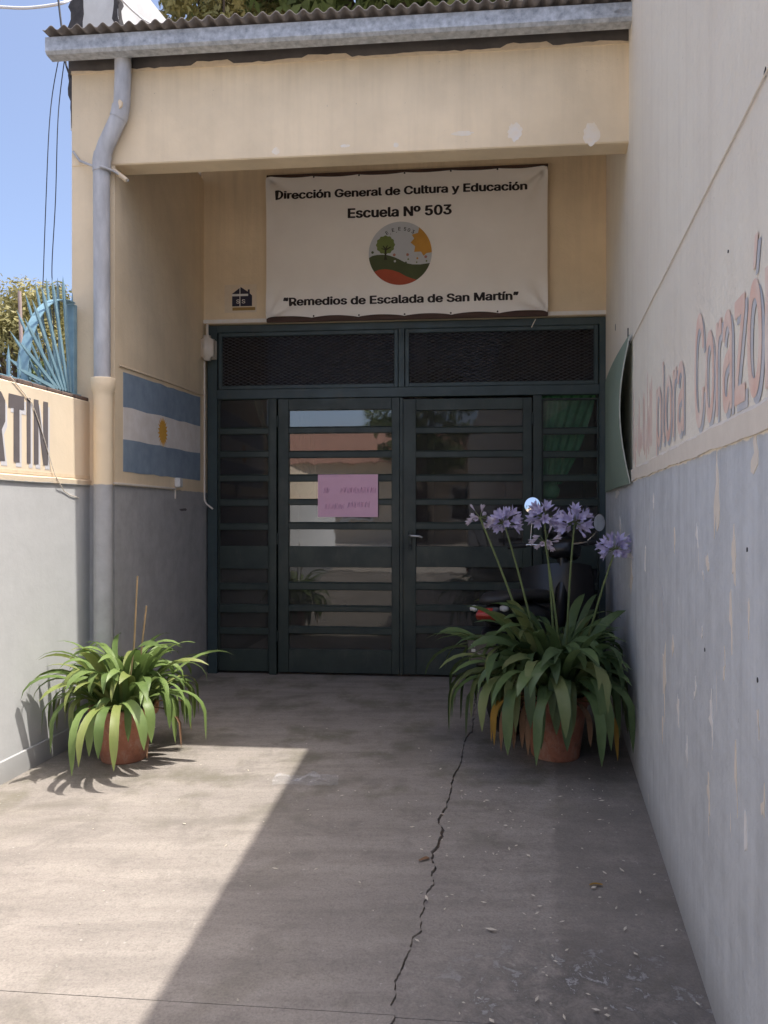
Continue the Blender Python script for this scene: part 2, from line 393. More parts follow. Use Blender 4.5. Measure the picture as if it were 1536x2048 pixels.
# ------------------------------------------------------------------ mesh building
def W(x, y, z): return Vector((x, y, z))
class MB:
    def __init__(s):
        s.v = []; s.f = []; s.sm = []
    def add(s, vs, fs, smooth=False):
        o = len(s.v)
        s.v += [Vector(a) for a in vs]
        s.f += [tuple(i + o for i in f) for f in fs]
        s.sm += [smooth] * len(fs)
        return s
    def box(s, x0, x1, y0, y1, z0, z1, fr=W, c=0.0):
        if c <= 0:
            vs = [fr(x, y, z) for x in (x0, x1) for y in (y0, y1) for z in (z0, z1)]
            fs = [(0, 1, 3, 2), (4, 6, 7, 5), (0, 4, 5, 1), (2, 3, 7, 6), (0, 2, 6, 4), (1, 5, 7, 3)]
            return s.add(vs, fs)
        c = min(c, (x1 - x0) * .45, (y1 - y0) * .45, (z1 - z0) * .45)
        bm = bmesh.new(); bmesh.ops.create_cube(bm, size=1)
        for v in bm.verts:
            v.co = Vector(((x0 + x1) / 2 + v.co.x * (x1 - x0), (y0 + y1) / 2 + v.co.y * (y1 - y0), (z0 + z1) / 2 + v.co.z * (z1 - z0)))
        bmesh.ops.bevel(bm, geom=list(bm.edges), offset=c, segments=1, affect='EDGES')
        return s.addbm(bm, fr)
    def addbm(s, bm, fr=W, smooth=False):
        bm.verts.ensure_lookup_table()
        for i, v in enumerate(bm.verts): v.index = i
        s.add([fr(*v.co) for v in bm.verts], [tuple(v.index for v in f.verts) for f in bm.faces], smooth)
        bm.free(); return s
    def tube(s, pts, r, n=8, smooth=True, cap=True):
        pts = [Vector(p) for p in pts]
        rs = r if isinstance(r, (list, tuple)) else [r] * len(pts)
        rings = []; up = None
        for i, p in enumerate(pts):
            a = pts[max(i - 1, 0)]; b = pts[min(i + 1, len(pts) - 1)]
            d = (b - a).normalized()
            if up is None:
                up = Vector((0, 0, 1)) if abs(d.z) < 0.9 else Vector((1, 0, 0))
            sx = d.cross(up).normalized(); up = sx.cross(d).normalized()
            rings.append([p + (sx * math.cos(t) + up * math.sin(t)) * rs[i] for t in [2 * math.pi * k / n for k in range(n)]])
        vs = [q for g in rings for q in g]; fs = []
        for i in range(len(pts) - 1):
            for k in range(n):
                a = i * n + k; b = i * n + (k + 1) % n
                fs.append((a, b, b + n, a + n))
        s.add(vs, fs, smooth)
        if cap:
            s.add(rings[0], [tuple(reversed(range(n)))]); s.add(rings[-1], [tuple(range(n))])
        return s
    def lathe(s, prof, n=24, fr=W, smooth=True):
        vs = []; fs = []
        for r, z in prof:
            for k in range(n):
                t = 2 * math.pi * k / n
                vs.append(fr(r * math.cos(t), r * math.sin(t), z))
        for i in range(len(prof) - 1):
            for k in range(n):
                a = i * n + k; b = i * n + (k + 1) % n
                fs.append((a, b, b + n, a + n))
        return s.add(vs, fs, smooth)
    def prism(s, poly, t0, t1, fr):              # poly in (a, b); extruded along third coordinate; fr(a, b, t)
        n = len(poly)
        vs = [fr(a, b, t0) for a, b in poly] + [fr(a, b, t1) for a, b in poly]
        fs = [tuple(range(n)), tuple(reversed(range(n, 2 * n)))]
        fs += [(i, (i + 1) % n, n + (i + 1) % n, n + i) for i in range(n)]
        return s.add(vs, fs)
    def grid(s, nu, nv, fn, smooth=True):
        vs = [fn(i / nu, j / nv) for i in range(nu + 1) for j in range(nv + 1)]
        fs = [(i * (nv + 1) + j, (i + 1) * (nv + 1) + j, (i + 1) * (nv + 1) + j + 1, i * (nv + 1) + j + 1) for i in range(nu) for j in range(nv)]
        return s.add(vs, fs, smooth)
    def mesh(s, name, M=None):
        vs = [M @ v for v in s.v] if M is not None else s.v
        me = bpy.data.meshes.new(name)
        me.from_pydata([tuple(v) for v in vs], [], s.f)
        if any(s.sm):
            me.polygons.foreach_set('use_smooth', s.sm)
        bm = bmesh.new(); bm.from_mesh(me)
        bmesh.ops.recalc_face_normals(bm, faces=bm.faces)
        bm.to_mesh(me); bm.free()
        me.update()
        return me
    def build(s, name, mat, parent=None, label=None, cat=None, group=None, kind=None):
        if parent is not None:
            Mp = MATW[parent.name]
            me = s.mesh(name, Mp.inverted())
            o = bpy.data.objects.new(name, me); COL.objects.link(o)
            o.parent = parent
            MATW[o.name] = Mp
        else:
            lo = Vector((min(v.x for v in s.v), min(v.y for v in s.v), min(v.z for v in s.v)))
            hi = Vector((max(v.x for v in s.v), max(v.y for v in s.v), max(v.z for v in s.v)))
            base = Vector(((lo.x + hi.x) / 2, (lo.y + hi.y) / 2, lo.z))
            M = Matrix.Translation(base)
            me = s.mesh(name, M.inverted())
            o = bpy.data.objects.new(name, me); COL.objects.link(o)
            o.location = base
            MATW[o.name] = M
        me.materials.append(MT[mat])
        tag(o, label, cat, group, kind)
        return o
MATW = {}
def tag(o, label=None, cat=None, group=None, kind=None):
    if label: o['label'] = label
    if cat: o['category'] = cat
    if group: o['group'] = group
    if kind: o['kind'] = kind
    return o
def thing(name, loc, label=None, cat=None, rz=0.0, group=None, kind=None):
    o = bpy.data.objects.new(name, None); COL.objects.link(o)
    o.empty_display_size = 0.2
    o.location = loc; o.rotation_euler = (0, 0, rz)
    MATW[o.name] = Matrix.Translation(Vector(loc)) @ Matrix.Rotation(rz, 4, 'Z')
    return tag(o, label, cat, group, kind)
try:
    FONT = bpy.data.fonts.load(bpy.utils.system_resource('DATAFILES', path='fonts') + '/Inter.woff2')
except Exception:
    FONT = None
def text_mb(body, fit_w, cap_h, fr, depth=0.0008, bold=0.012, x0=0.0, z0=0.0, align='C', t0=0.0):
    """lettering as thin raised print; fr(x, z, t) maps to the world"""
    cu = bpy.data.curves.new('lettering', 'FONT')
    cu.body = body
    if FONT: cu.font = FONT
    cu.size = 1.0; cu.extrude = 0.0; cu.resolution_u = 3
    ob = bpy.data.objects.new('lettering_tmp', cu); COL.objects.link(ob)
    dg = bpy.context.evaluated_depsgraph_get(); dg.update()
    me = bpy.data.meshes.new_from_object(ob.evaluated_get(dg))
    bpy.data.objects.remove(ob); bpy.data.curves.remove(cu)
    xs = [v.co.x for v in me.vertices]
    lo, hi = min(xs), max(xs)
    sx = fit_w / (hi - lo) if fit_w else cap_h / 0.727
    sy = cap_h / 0.727
    off = {'C': -(lo + hi) / 2, 'L': -lo}[align]
    mb = MB()
    fs = [tuple(p.vertices) for p in me.polygons]
    b2 = bold * 0.55
    for q, (ox, oy) in enumerate(((-bold, 0), (bold, 0), (0, b2), (0, -b2), (-bold * .6, b2 * .8), (bold * .6, b2 * .8), (-bold * .6, -b2 * .8), (bold * .6, -b2 * .8))):
        mb.add([fr(x0 + (v.co.x + off + ox) * sx, z0 + (v.co.y + oy) * sy, t0 + depth + 0.00006 * q) for v in me.vertices], fs)
    bpy.data.meshes.remove(me)
    return mb
def flat(mb, poly, fr, t0, t1):
    return mb.prism(poly, t0, t1, fr)

# ================================================================== SETTING: ground, street
MB().box(-200, 200, -200, 200, -0.30, -0.06).build('ground', 'earth', kind='structure')
MB().box(-60, 60, -15.0, -7.2, -0.06, -0.045).build('road', 'street_concrete', kind='structure')
MB().box(-60, 60, -7.0, -4.1, -0.06, 0.0).build('pavement', 'sidewalk', kind='structure')
MB().box(-60, 60, -7.2, -7.002, -0.06, 0.004).build('kerb', 'sidewalk', kind='structure')
MB().box(-60, 60, -18.0, -15.0, -0.06, 0.0).build('opposite_pavement', 'sidewalk', kind='structure')

path = thing('concrete_path', FL(1.4, -1.5, -0.06), kind='structure')
crack_px = [(962, 1357), (950, 1400), (946, 1440), (945, 1458), (929, 1481), (921, 1528), (908, 1548), (903, 1574), (893, 1611), (877, 1642), (885, 1657),
            (880, 1683), (864, 1704), (869, 1725), (864, 1750), (867, 1763), (857, 1782), (849, 1802), (841, 1828), (841, 1859), (825, 1875),
            (820, 1895), (807, 1932), (794, 1950), (789, 1989), (779, 2009), (789, 2030), (784, 2046), (770, 2120), (740, 2250)]
crack = sorted([to_fl(floor_pt(*p))[:2] for p in crack_px], key=lambda q: q[1])
crack = [(crack[0][0] - 0.1, -8.3)] + crack + [(crack[-1][0], YD + 1)]
def interp(line, y):
    if y <= line[0][1]: return line[0][0]
    for (xa, ya), (xb, yb) in zip(line, line[1:]):
        if ya <= y <= yb:
            return xa + (xb - xa) * (y - ya) / max(yb - ya, 1e-6)
    return line[-1][0]
def line2(p, q):
    p = to_fl(p); q = to_fl(q)
    return lambda y: p[0] + (q[0] - p[0]) * (y - p[1]) / (q[1] - p[1])
Lleft = line2(Vector((lwx(0) - 0.03, 0, 0)), Vector((lwx(4) - 0.03, 4, 0)))
Lj1 = line2(floor_pt(0, 1757), floor_pt(198, 1627))
Lj3 = line2(floor_pt(1108, 1657), floor_pt(1105, 1968))
Lright = line2(Vector((rwx(0) + 0.03, 0, 0)), Vector((rwx(4) + 0.03, 4, 0)))
def jag(y, side):
    return 0.010 * mnoise.noise(Vector((y * 18, side * 9.1, 0))) + 0.007 * mnoise.noise(Vector((y * 60, side * 5.1, 3)))
def crack_w(y):
    return 0.0008 + 0.0038 * max(0.0, mnoise.noise(Vector((y * 4.0, 4.4, 0))) + 0.35)
Lc_l = lambda y: interp(crack, y) + jag(y, 1) - crack_w(y)
Lc_r = lambda y: interp(crack, y) + jag(y, 1) + crack_w(y) + 0.35 * jag(y, 2)
g = 0.0004
cols = [(Lleft, lambda y: Lj1(y) - g, 0.0), (lambda y: Lj1(y) + g, Lc_l, 0.0), (Lc_r, lambda y: Lj3(y) - 0.00004, -0.006), (lambda y: Lj3(y) + 0.00004, Lright, -0.006)]
def ly_at(py, px=800): return to_fl(floor_pt(px, py))[1]
j = [ly_at(2031), ly_at(1891), ly_at(1783)]
rows = [-8.0, -5.5, j[0] - 0.9, j[0] - 0.3, j[0], j[1], j[2], YD + 0.05]
for ci, (A, B, dz) in enumerate(cols):
    for ri in range(len(rows) - 1):
        if ci in (0, 3) and ri in (4, 5):
            if ri == 5: continue
            ya, yb = rows[4], rows[6]
        else:
            ya, yb = rows[ri], rows[ri + 1]
        ya += 0.0012 if ri == 4 else 0.0003; yb -= 0.0012 if ri == 3 else 0.0003
        n = 2 if ci in (0, 3) else max(3, int((yb - ya) / 0.012))
        if ri < 2: n = 4
        ys = [ya + (yb - ya) * k / n for k in range(n + 1)]
        cl = [(A(y), y) for y in ys]; cr = [(B(y), y) for y in ys]
        z1 = dz
        mb = MB()
        m = len(ys)
        vs = [FL(x, y, z1) for x, y in cl] + [FL(x, y, z1) for x, y in cr] + [FL(x, y, -0.058) for x, y in cl] + [FL(x, y, -0.058) for x, y in cr]
        fs = []
        for k in range(m - 1):
            fs += [(k, m + k, m + k + 1, k + 1), (2 * m + k, k, k + 1, 2 * m + k + 1), (m + k, 3 * m + k, 3 * m + k + 1, m + k + 1)]
        fs += [(0, 2 * m, 3 * m, m), (m - 1, 2 * m - 1, 4 * m - 1, 3 * m - 1)]
        mb.add(vs, fs)
        mb.build('slab', 'concrete', path)

cf = MB(); ys = [crack[1][1] + (crack[-2][1] - crack[1][1]) * k / 260 for k in range(261)]
vs = []
for y in ys:
    x = interp(crack, y) + jag(y, 1); zz = -0.016 + 0.005 * mnoise.noise(Vector((y * 30, 8, 8)))
    vs += [FL(x - 0.03, y, zz), FL(x + 0.03, y, zz)]
cf.add(vs, [(2 * k, 2 * k + 1, 2 * k + 3, 2 * k + 2) for k in range(260)])
cf.build('crack_fill', 'soil', path)
# ================================================================== SCHOOL BUILDING
XL = dp(143, 1024, 0.0)[0]
XI = dp(229, 1024, 0.0)[0]
XD = dp(411, 1024, YD)[0]
XR = 2.95
ZT = 3.70; ZB = 3.175
sb = thing('school_building', FL(1.4, 0.0, 0.0), 'cream and grey school front with recessed dark green entrance', 'building', -ANG)
# left return wall of the recess, one solid with the pillar
mb = MB()
poly = [(XL, 0.004), (XI, 0.004), (XD, YD - 0.045), (XD, YD + 0.2), (XL, YD + 0.2)]
mb.prism(poly, 0.0, ZT - 0.004, lambda a, b, t: FL(a, b, t)); mb.prism([(XL, 0.14), (XI, 0.14), (XD, YD - 0.046), (XL, YD - 0.046)], ZT - 0.004, 3.799, lambda a, b, t: FL(a, b, t))
mb.build('pillar', 'paint_facade', sb)
# thin plaster ridge on the return wall over the flag, and the pale strip at the dado
def rec(px, py, off=0.0):
    a = FL(XI, 0.004, 0); b = FL(XD, YD - 0.045, 0)
    d = (b - a).normalized(); n = Vector((d.y, -d.x, 0))
    return on_plane(px, py, a + n * off, n)
RA = FL(XI, 0.004, 0); RB = FL(XD, YD - 0.045, 0); RLD = (RB - RA).normalized(); RLN = Vector((RLD.y, -RLD.x, 0))
def RL(s, t, z): return RA + RLD * s + RLN * t + Vector((0, 0, z))
RLEN = (RB - RA).length
p = rec(238, 731); q = rec(409, 792)
mb = MB(); mb.tube([p + RLN * 0.002, (p + q) / 2 + RLN * 0.003 + Vector((0, 0, 0.004)), q + RLN * 0.002], 0.006, 6)
mb.build('plaster_ridge', 'mortar', sb)
# front beam
mb = MB(); mb.box(XL, XR, 0.0, 0.135, ZB, ZT, FL, 0.006)
mb.build('beam', 'paint_facade', sb)
# white filler patches on the beam
def blob(cx, cz, rx, rz, n=14, seed=0, amp=0.3):
    r = random.Random(seed)
    out = []
    for k in range(n):
        t = 2 * math.pi * k / n
        f = 1 + amp * (r.random() - 0.5) * 2
        out.append((cx + math.cos(t) * rx * f, cz + math.sin(t) * rz * f))
    return out
for i, (px, py, w, h) in enumerate([(1183, 268, 15, 22), (1030, 264, 14, 18), (925, 267, 20, 5), (792, 290, 5, 5), (552, 302, 8, 7), (690, 292, 10, 3)]):
    x, z = dp(px, py, 0.0); s = 4.0 / 1500
    MB().prism(blob(x, z, w * s, h * s, 30, i, 0.16), -0.0009, 0.0, lambda a, b, t: FL(a, t, b)).build('filler_patch', 'filler_soft', sb)
# ragged mortar lip along the top of the beam
n = 90
top = [];
for k in range(n + 1):
    x = XL + (XR - XL) * k / n
    h = 0.012 + 0.02 * max(0, mnoise.noise(Vector((x * 3.1, 0, 2)))) + 0.008 * mnoise.noise(Vector((x * 22, 1, 2)))
    if 1.2 < x < 1.42 or 0.55 < x < 0.78 or 2.25 < x < 2.5: h += 0.02
    top.append((x, ZT - 0.012 + max(h, 0.004)))
mb = MB(); mb.prism([(XL, ZT - 0.012)] + top + [(XR, ZT - 0.012)], -0.0035, 0.0036, lambda a, b, t: FL(a, t, b))
mb.build('mortar_lip', 'mortar', sb)
# fascia board behind the gutter
MB().box(XL - 0.02, XR, 0.004, 0.03, ZT + 0.0005, 3.81, FL).build('fascia_board', 'fascia', sb)
# back wall over the doors, head and interior shell
ZH = 2.695
xa, xb = dp(415, 1024)[0], dp(1214, 1024)[0]
mb = MB(); mb.box(XD - 0.02, XR + 0.3, YD - 0.04, YD + 0.2, ZH, 3.945, FL, 0.0)
mb.build('back_wall', 'paint_facade', sb)
top = []
for k in range(61):
    x = XD + (xb + 0.03 - XD) * k / 60
    top.append((x, ZH + 0.004 - 0.006 * abs(mnoise.noise(Vector((x * 9, 5, 5)))) ))
mb = MB(); mb.prism([(XD, ZH + 0.03)] + top + [(xb + 0.03, ZH + 0.03)], YD - 0.052, YD - 0.038, lambda a, b, t: FL(a, t, b))
mb.build('plaster_edge', 'white_filler', sb)
cpl = [(XL + 0.01, 0.136), (2.97, 0.136), (3.75, 5.6), (XL + 0.01, 5.6)]
cvs = [FL(x, y, 3.80 + (y - 0.136) * 0.1) for x, y in cpl] + [FL(x, y, 3.815 + (y - 0.136) * 0.1) for x, y in cpl]
MB().add(cvs, [(0, 1, 2, 3), (7, 6, 5, 4), (0, 4, 5, 1), (1, 5, 6, 2), (2, 6, 7, 3), (3, 7, 4, 0)]).build('ceiling', 'plaster_in_pale', sb)
MB().box(XL - 0.0, XL + 0.15, YD + 0.2, 5.6, -0.05, 3.95, FL).build('side_wall', 'plaster_in', sb)
MB().box(XL + 0.15, 3.8, 5.45, 5.6, -0.05, 4.3, FL).build('rear_wall', 'plaster_in', sb)
MB().box(XL + 0.15, 3.7, YD + 0.06, 5.45, -0.05, 0.004, FL).build('room_floor', 'floor_in', sb)
MB().box(1.62, 1.74, 3.0, 5.45, 0.004, 4.08, FL).build('partition_wall', 'plaster_in_pale', sb)

# ---- roof: corrugated sheets
roof = MB().box(XL - 0.02, XR, -0.055, -0.02, 3.772, 3.812, FL).build('roof', 'fascia', sb)
x0 = dp(88, 70, -0.19)[0]
per = 0.0715
SL = math.tan(R(6))
sheet_w = per * 12
k = 0
while x0 + k * sheet_w < 2.9:
    xs = x0 + k * sheet_w; dz = 0.0035 * (k % 2)
    nn = 12 * 8 + 4
    prof = [(xs + per * i / 8, 0.0125 * math.cos(2 * math.pi * i / 8 + 2.2)) for i in range(nn + 1)]
    prof = [q for q in prof if q[0] < 2.93]
    vs = []
    for yy in (-0.205, 1.2, 4.2):
        for x, h in prof:
            vs.append(FL(x, yy, 3.820 + dz + h + (yy + 0.205) * SL))
    for yy in (-0.205, 1.2, 4.2):
        for x, h in prof:
            vs.append(FL(x, yy, 3.815 + dz + h + (yy + 0.205) * SL))
    m = len(prof); fs = []
    for r_ in range(2):
        for i in range(m - 1):
            a = r_ * m + i
            fs.append((a, a + 1, a + m + 1, a + m)); fs.append((3 * m + a, 3 * m + a + m, 3 * m + a + m + 1, 3 * m + a + 1))
    for i in range(m - 1):
        fs.append((i, 3 * m + i, 3 * m + i + 1, i + 1))
    MB().add(vs, fs, True).build('roof_sheet', 'fibre_roof', roof)
    k += 1
# ---- gutter: open trough with rolled front lip
gx0, gx1 = dp(91, 100, -0.165)[0], 2.93
gz0, gz1 = 3.71, 3.797
prof = [(-0.075, gz1 + 0.004), (-0.075, gz0 + 0.02), (-0.088, gz0), (-0.15, gz0), (-0.165, gz0 + 0.014), (-0.165, gz1), (-0.155, gz1 + 0.006), (-0.155, gz1 - 0.004)]
ins = [(-0.1545, gz1 - 0.006), (-0.1625, gz0 + 0.016), (-0.148, gz0 + 0.003), (-0.09, gz0 + 0.003), (-0.078, gz0 + 0.02), (-0.078, gz1 + 0.004)]
cyc = prof + ins
mb = MB()
segs = [gx0, 0.9, 0.9, 2.0, 2.0, gx1]
n = len(cyc)
for (a, b) in ((gx0, 1.0), (0.985, 2.05), (2.04, gx1)):
    o = 0.0015 * (a > 0.9) + 0.0015 * (a > 1.5)
    vs = [FL(x, y - o, z - o) for x in (a, b) for y, z in cyc]
    fs = [(i, (i + 1) % n, n + (i + 1) % n, n + i) for i in range(n)]
    mb.add(vs, fs)
mb.prism([(y, z) for y, z in prof[1:6]] + [(-0.075, gz1 + 0.004)], gx0 - 0.003, gx0, lambda a, b, t: FL(t, a, b))
gut = mb.build('gutter', 'zinc', sb)
mb = MB()
for i, x in enumerate((2.82,)):
    mb.prism(blob(x, gz0 + 0.035, 0.035, 0.014, 10, 5), -0.168, -0.165, lambda a, b, t: FL(a, t, b))
mb.build('sealant_patch', 'mortar', gut)

# ---- downpipe
yp = -0.055
def pp(px, py, y=yp):
    x, z = dp(px, py, y); return FL(x, y, z)
pr = 0.044
mb = MB()
mb.tube([pp(246, 112), pp(246, 150), pp(244, 205), pp(241, 228), pp(212, 290), pp(204, 315), pp(203, 345), pp(204.5, 760)], pr, 16)
dpipe = mb.build('downpipe', 'zinc_pipe', sb)
mb = MB(); mb.tube([pp(242, 214), pp(239, 231), pp(236, 238)], pr + 0.003, 16); mb.build('pipe_elbow', 'zinc_pipe', dpipe)
mb = MB(); mb.tube([pp(206, 309), pp(203.5, 322), pp(203.5, 345)], pr + 0.004, 16); mb.build('pipe_elbow', 'zinc_pipe', dpipe)
MB().prism(blob(*dp(248, 217, yp), 0.012, 0.022, 10, 3), yp - pr - 0.006, yp - pr + 0.012, lambda a, b, t: FL(a, t, b)).build('sealant_patch', 'mortar', dpipe)
x, z = dp(206.5, 770, yp)
fr = lambda a, b, t, x=x: FL(x + a, yp + b, t)
zc = dp(206, 755, yp)[1]
mb = MB(); mb.lathe([(pr, zc - 0.005), (0.064, zc - 0.005), (0.066, zc - 0.012), (0.064, zc - 0.06), (0.053, zc - 0.085), (0.0505, zc - 0.12), (0.0505, 0.0)], 20, fr)
mb.build('cast_pipe', 'paint_facade', dpipe)
mb = MB(); mb.tube([pp(146, 303, -0.004), pp(160, 322, -0.008), pp(182, 331, -0.07), pp(205, 334, -0.105), pp(224, 341, -0.06), pp(236, 348, -0.012), pp(257, 362, 0.0)], 0.007, 6)
mb.build('pipe_strap', 'zinc_pipe', dpipe)
mb = MB(); mb.tube([pp(224, 338, -0.004), pp(254, 361, -0.004)], 0.013, 8); mb.build('pipe_stub', 'mortar', dpipe)

# ---- entrance: frame, transoms, sidelights, door leaves
def X(px): return dp(px, 1024)[0]
def Z(py, px=680): return dp(px, py)[1]
ZF = ZH - 0.004
DP_ = 'door_paint'; DB = 'door_paint_blue'
ent = MB()
ent.box(X(415), X(434), YD, YD + 0.06, 0, ZF, FL, 0.003)
ent.box(X(1199), X(1216), YD, YD + 0.06, 0, ZF, FL, 0.003)
ent.box(X(434), X(1199), YD, YD + 0.06, ZF - 0.055, ZF, FL, 0.003)
ent.box(X(434), X(1199), YD, YD + 0.06, Z(795), Z(776), FL, 0.003)
ent.box(X(797), X(809), YD - 0.004, YD + 0.056, Z(776), ZF - 0.055, FL, 0.003)
ent = ent.build('entrance_frame', DB, sb)
for ma_, mb_ in ((538, 553), (1066, 1084)):
    MB().box(X(ma_), X(mb_), YD - 0.002, YD + 0.058, 0, Z(795.4), FL, 0.003).build('mullion', DP_, ent)
def expanded(x0, x1, z0, z1, y):
    mb = MB(); px_, pz = 0.058, 0.0245
    nx = int((x1 - x0) / px_); nz = int((z1 - z0) / pz)
    px_ = (x1 - x0) / nx; pz = (z1 - z0) / nz
    w = 0.0032
    for r_ in range(nz):
        zc = z0 + (r_ + 0.5) * pz
        for i in range(nx * 2):
            xa = x0 + i * px_ / 2; xb_ = xa + px_ / 2
            up = (i % 2 == 0)
            for sgn in (1, -1):
                za = zc + (0 if up else sgn * pz / 2); zb = zc + (sgn * pz / 2 if up else 0)
                mb.add([FL(xa, y - 0.004, za - w), FL(xa, y + 0.003, za + w), FL(xb_, y + 0.003, zb + w), FL(xb_, y - 0.004, zb - w)], [(0, 1, 2, 3)])
    return mb
for (a, b) in ((436, 796), (810, 1197)):
    fx0, fx1 = X(a), X(b); fz0, fz1 = Z(775.5), ZF - 0.056
    mb = MB(); t = 0.03
    mb.box(fx0, fx0 + t, YD + 0.008, YD + 0.045, fz0, fz1, FL, 0.003); mb.box(fx1 - t, fx1, YD + 0.008, YD + 0.045, fz0, fz1, FL, 0.003)
    mb.box(fx0 + t, fx1 - t, YD + 0.008, YD + 0.045, fz0, fz0 + t, FL, 0.003); mb.box(fx0 + t, fx1 - t, YD + 0.008, YD + 0.045, fz1 - t, fz1, FL, 0.003)
    tr = mb.build('transom', DB, sb)
    expanded(fx0 + t, fx1 - t, fz0 + t, fz1 - t, YD + 0.022).build('expanded_mesh', 'mesh_steel', tr)
    MB().box(fx0 + t, fx1 - t, YD + 0.036, YD + 0.04, fz0 + t, fz1 - t, FL).build('pane', 'glass_dull', tr)
# cable stub over the right transom
mb = MB(); a = dp(1063, 655, YD - 0.01); mb.tube([FL(a[0], YD - 0.01, a[1]), FL(a[0] + 0.012, YD - 0.02, a[1] + 0.025), FL(a[0] + 0.03, YD - 0.012, a[1] + 0.06)], 0.004, 6)
mb.build('cable_stub', 'plastic_cream', sb)

ROW_L = [(819, 852), (866, 900), (915, 948), (963, 997), (1010, 1044), (1059, 1093), (1135, 1165), (1181, 1211), (1224, 1254), (1269, 1300)]
ROW_S = [(799, 854), (868, 901), (915, 949), (963, 997), (1012, 1046), (1060, 1092), (1138, 1166), (1180, 1209), (1226, 1256), (1269, 1299)]
def louvred(name, lx0, lx1, ox0, ox1, rows, topy, boty, y0, y1, gl, zpx, mat=DP_, bot=0.02, label=None):
    """framed panel: stiles, rails, horizontal slats and a pane in each opening"""
    ztop = Z(topy, zpx)
    st = MB()
    st.box(lx0, ox0, y0, y1, bot, ztop, FL, 0.003)
    st.box(ox1, lx1, y0, y1, bot, ztop, FL, 0.003)
    top_o = Z(rows[0][0], zpx)
    if ztop - top_o > 0.004:
        st.box(ox0, ox1, y0, y1, top_o, ztop, FL, 0.003)
    lf = st.build(name, mat, sb, label)
    zs = [(Z(a, zpx), Z(b, zpx)) for a, b in rows]
    for i in range(len(zs)):
        hi = zs[i][1]
        lo = zs[i + 1][0] if i + 1 < len(zs) else bot
        if hi - lo > 0.1:
            MB().box(ox0, ox1, y0 + 0.006, y1 - 0.004, lo, hi, FL, 0.003).build('panel', mat, lf)
        else:
            jit = rnd.uniform(-0.0015, 0.0015)
            mb = MB(); yy = y0 + 0.002 + rnd.uniform(0, 0.002)
            mb.prism([(yy + 0.003, lo + 0.0), (yy, lo + 0.006), (yy, hi - 0.012), (yy + 0.012, hi), (y1 - 0.006, hi), (y1 - 0.006, lo)], ox0, ox1, lambda a, b, t: FL(t, a, b + jit))
            mb.build('slat', mat, lf)
        MB().box(ox0 - 0.004, ox1 + 0.004, y1 - 0.016, y1 - 0.012, zs[i][1] - 0.004, zs[i][0] + 0.004, FL).build('pane', (gl if i < 6 or gl == 'glass_side' else 'glass_murky'), lf)
    return lf
louvred('sidelight', X(435), X(537.5), X(438), X(535), ROW_S, 795.5, 1350, YD + 0.012, YD + 0.052, 'glass_dark', 480)
louvred('sidelight', X(1084.5), X(1198.5), X(1087), X(1196), ROW_S, 795.5, 1350, YD + 0.012, YD + 0.052, 'glass_side', 1130)
lleaf = louvred('door_leaf', X(556), X(799), X(577), X(783), ROW_L, 796, 1355, YD + 0.004, YD + 0.046, 'glass', 680)
rleaf = louvred('door_leaf', X(804), X(1064), X(832), X(1046), ROW_L, 796, 1355, YD + 0.008, YD + 0.048, 'glass_dark', 930)
MB().box(X(799.5), X(806), YD - 0.006, YD + 0.006, 0.02, Z(797), FL, 0.002).build('astragal', DP_, rleaf)
# lever handle, keyhole plate
hx, hz = X(820), Z(1071, 820)
mb = MB()
mb.box(hx - 0.012, hx + 0.014, YD - 0.001, YD + 0.008, hz - 0.11, hz + 0.035, FL, 0.003)
hp = mb.build('lock_plate', DP_, rleaf)
mb = MB(); mb.tube([FL(hx, YD + 0.004, hz), FL(hx, YD - 0.045, hz), FL(hx + 0.012, YD - 0.052, hz), FL(hx + 0.07, YD - 0.052, hz - 0.004), FL(hx + 0.095, YD - 0.05, hz - 0.014)], [0.009, 0.009, 0.0095, 0.009, 0.007], 10)
mb.build('handle', 'steel', rleaf)
mb = MB(); mb.lathe([(0.0, 0.004), (0.008, 0.003), (0.009, 0)], 12, lambda a, b, t: FL(hx + a, YD - 0.001 - t, hz - 0.075 + b)); mb.build('keyhole', 'rubber', rleaf)
for zz in (0.25, 1.0, 1.9):
    for lf, xx in ((lleaf, X(555)), (rleaf, X(1065))):
        mb = MB(); mb.tube([FL(xx, YD - 0.004, zz), FL(xx, YD - 0.004, zz + 0.09)], 0.007, 8); mb.build('hinge', DP_, lf)

# ================================================================== RIGHT SIDE WALL
def RW(s, t, z):      # s along the wall (world Y), t out towards the path
    return Vector((rwx(s), s, z)) + RN * t
def rtop(Y):
    return 3.41 + 0.329 * (min(Y, 5.2) - 1.61)
rwall = thing('side_wall', RW(3.0, -0.1, 0), 'tall cream side wall with grey base along the right of the path', 'wall')
mb = MB()
poly = [(-1.2, -0.06), (11.0, -0.06), (11.0, rtop(8.5)), (5.2, rtop(5.2)), (-1.2, rtop(-1.2))]
mb.prism(poly, 0.0, -0.2, lambda a, b, t: RW(a, t, b))
mb.build('wall_face', 'paint_right', rwall)
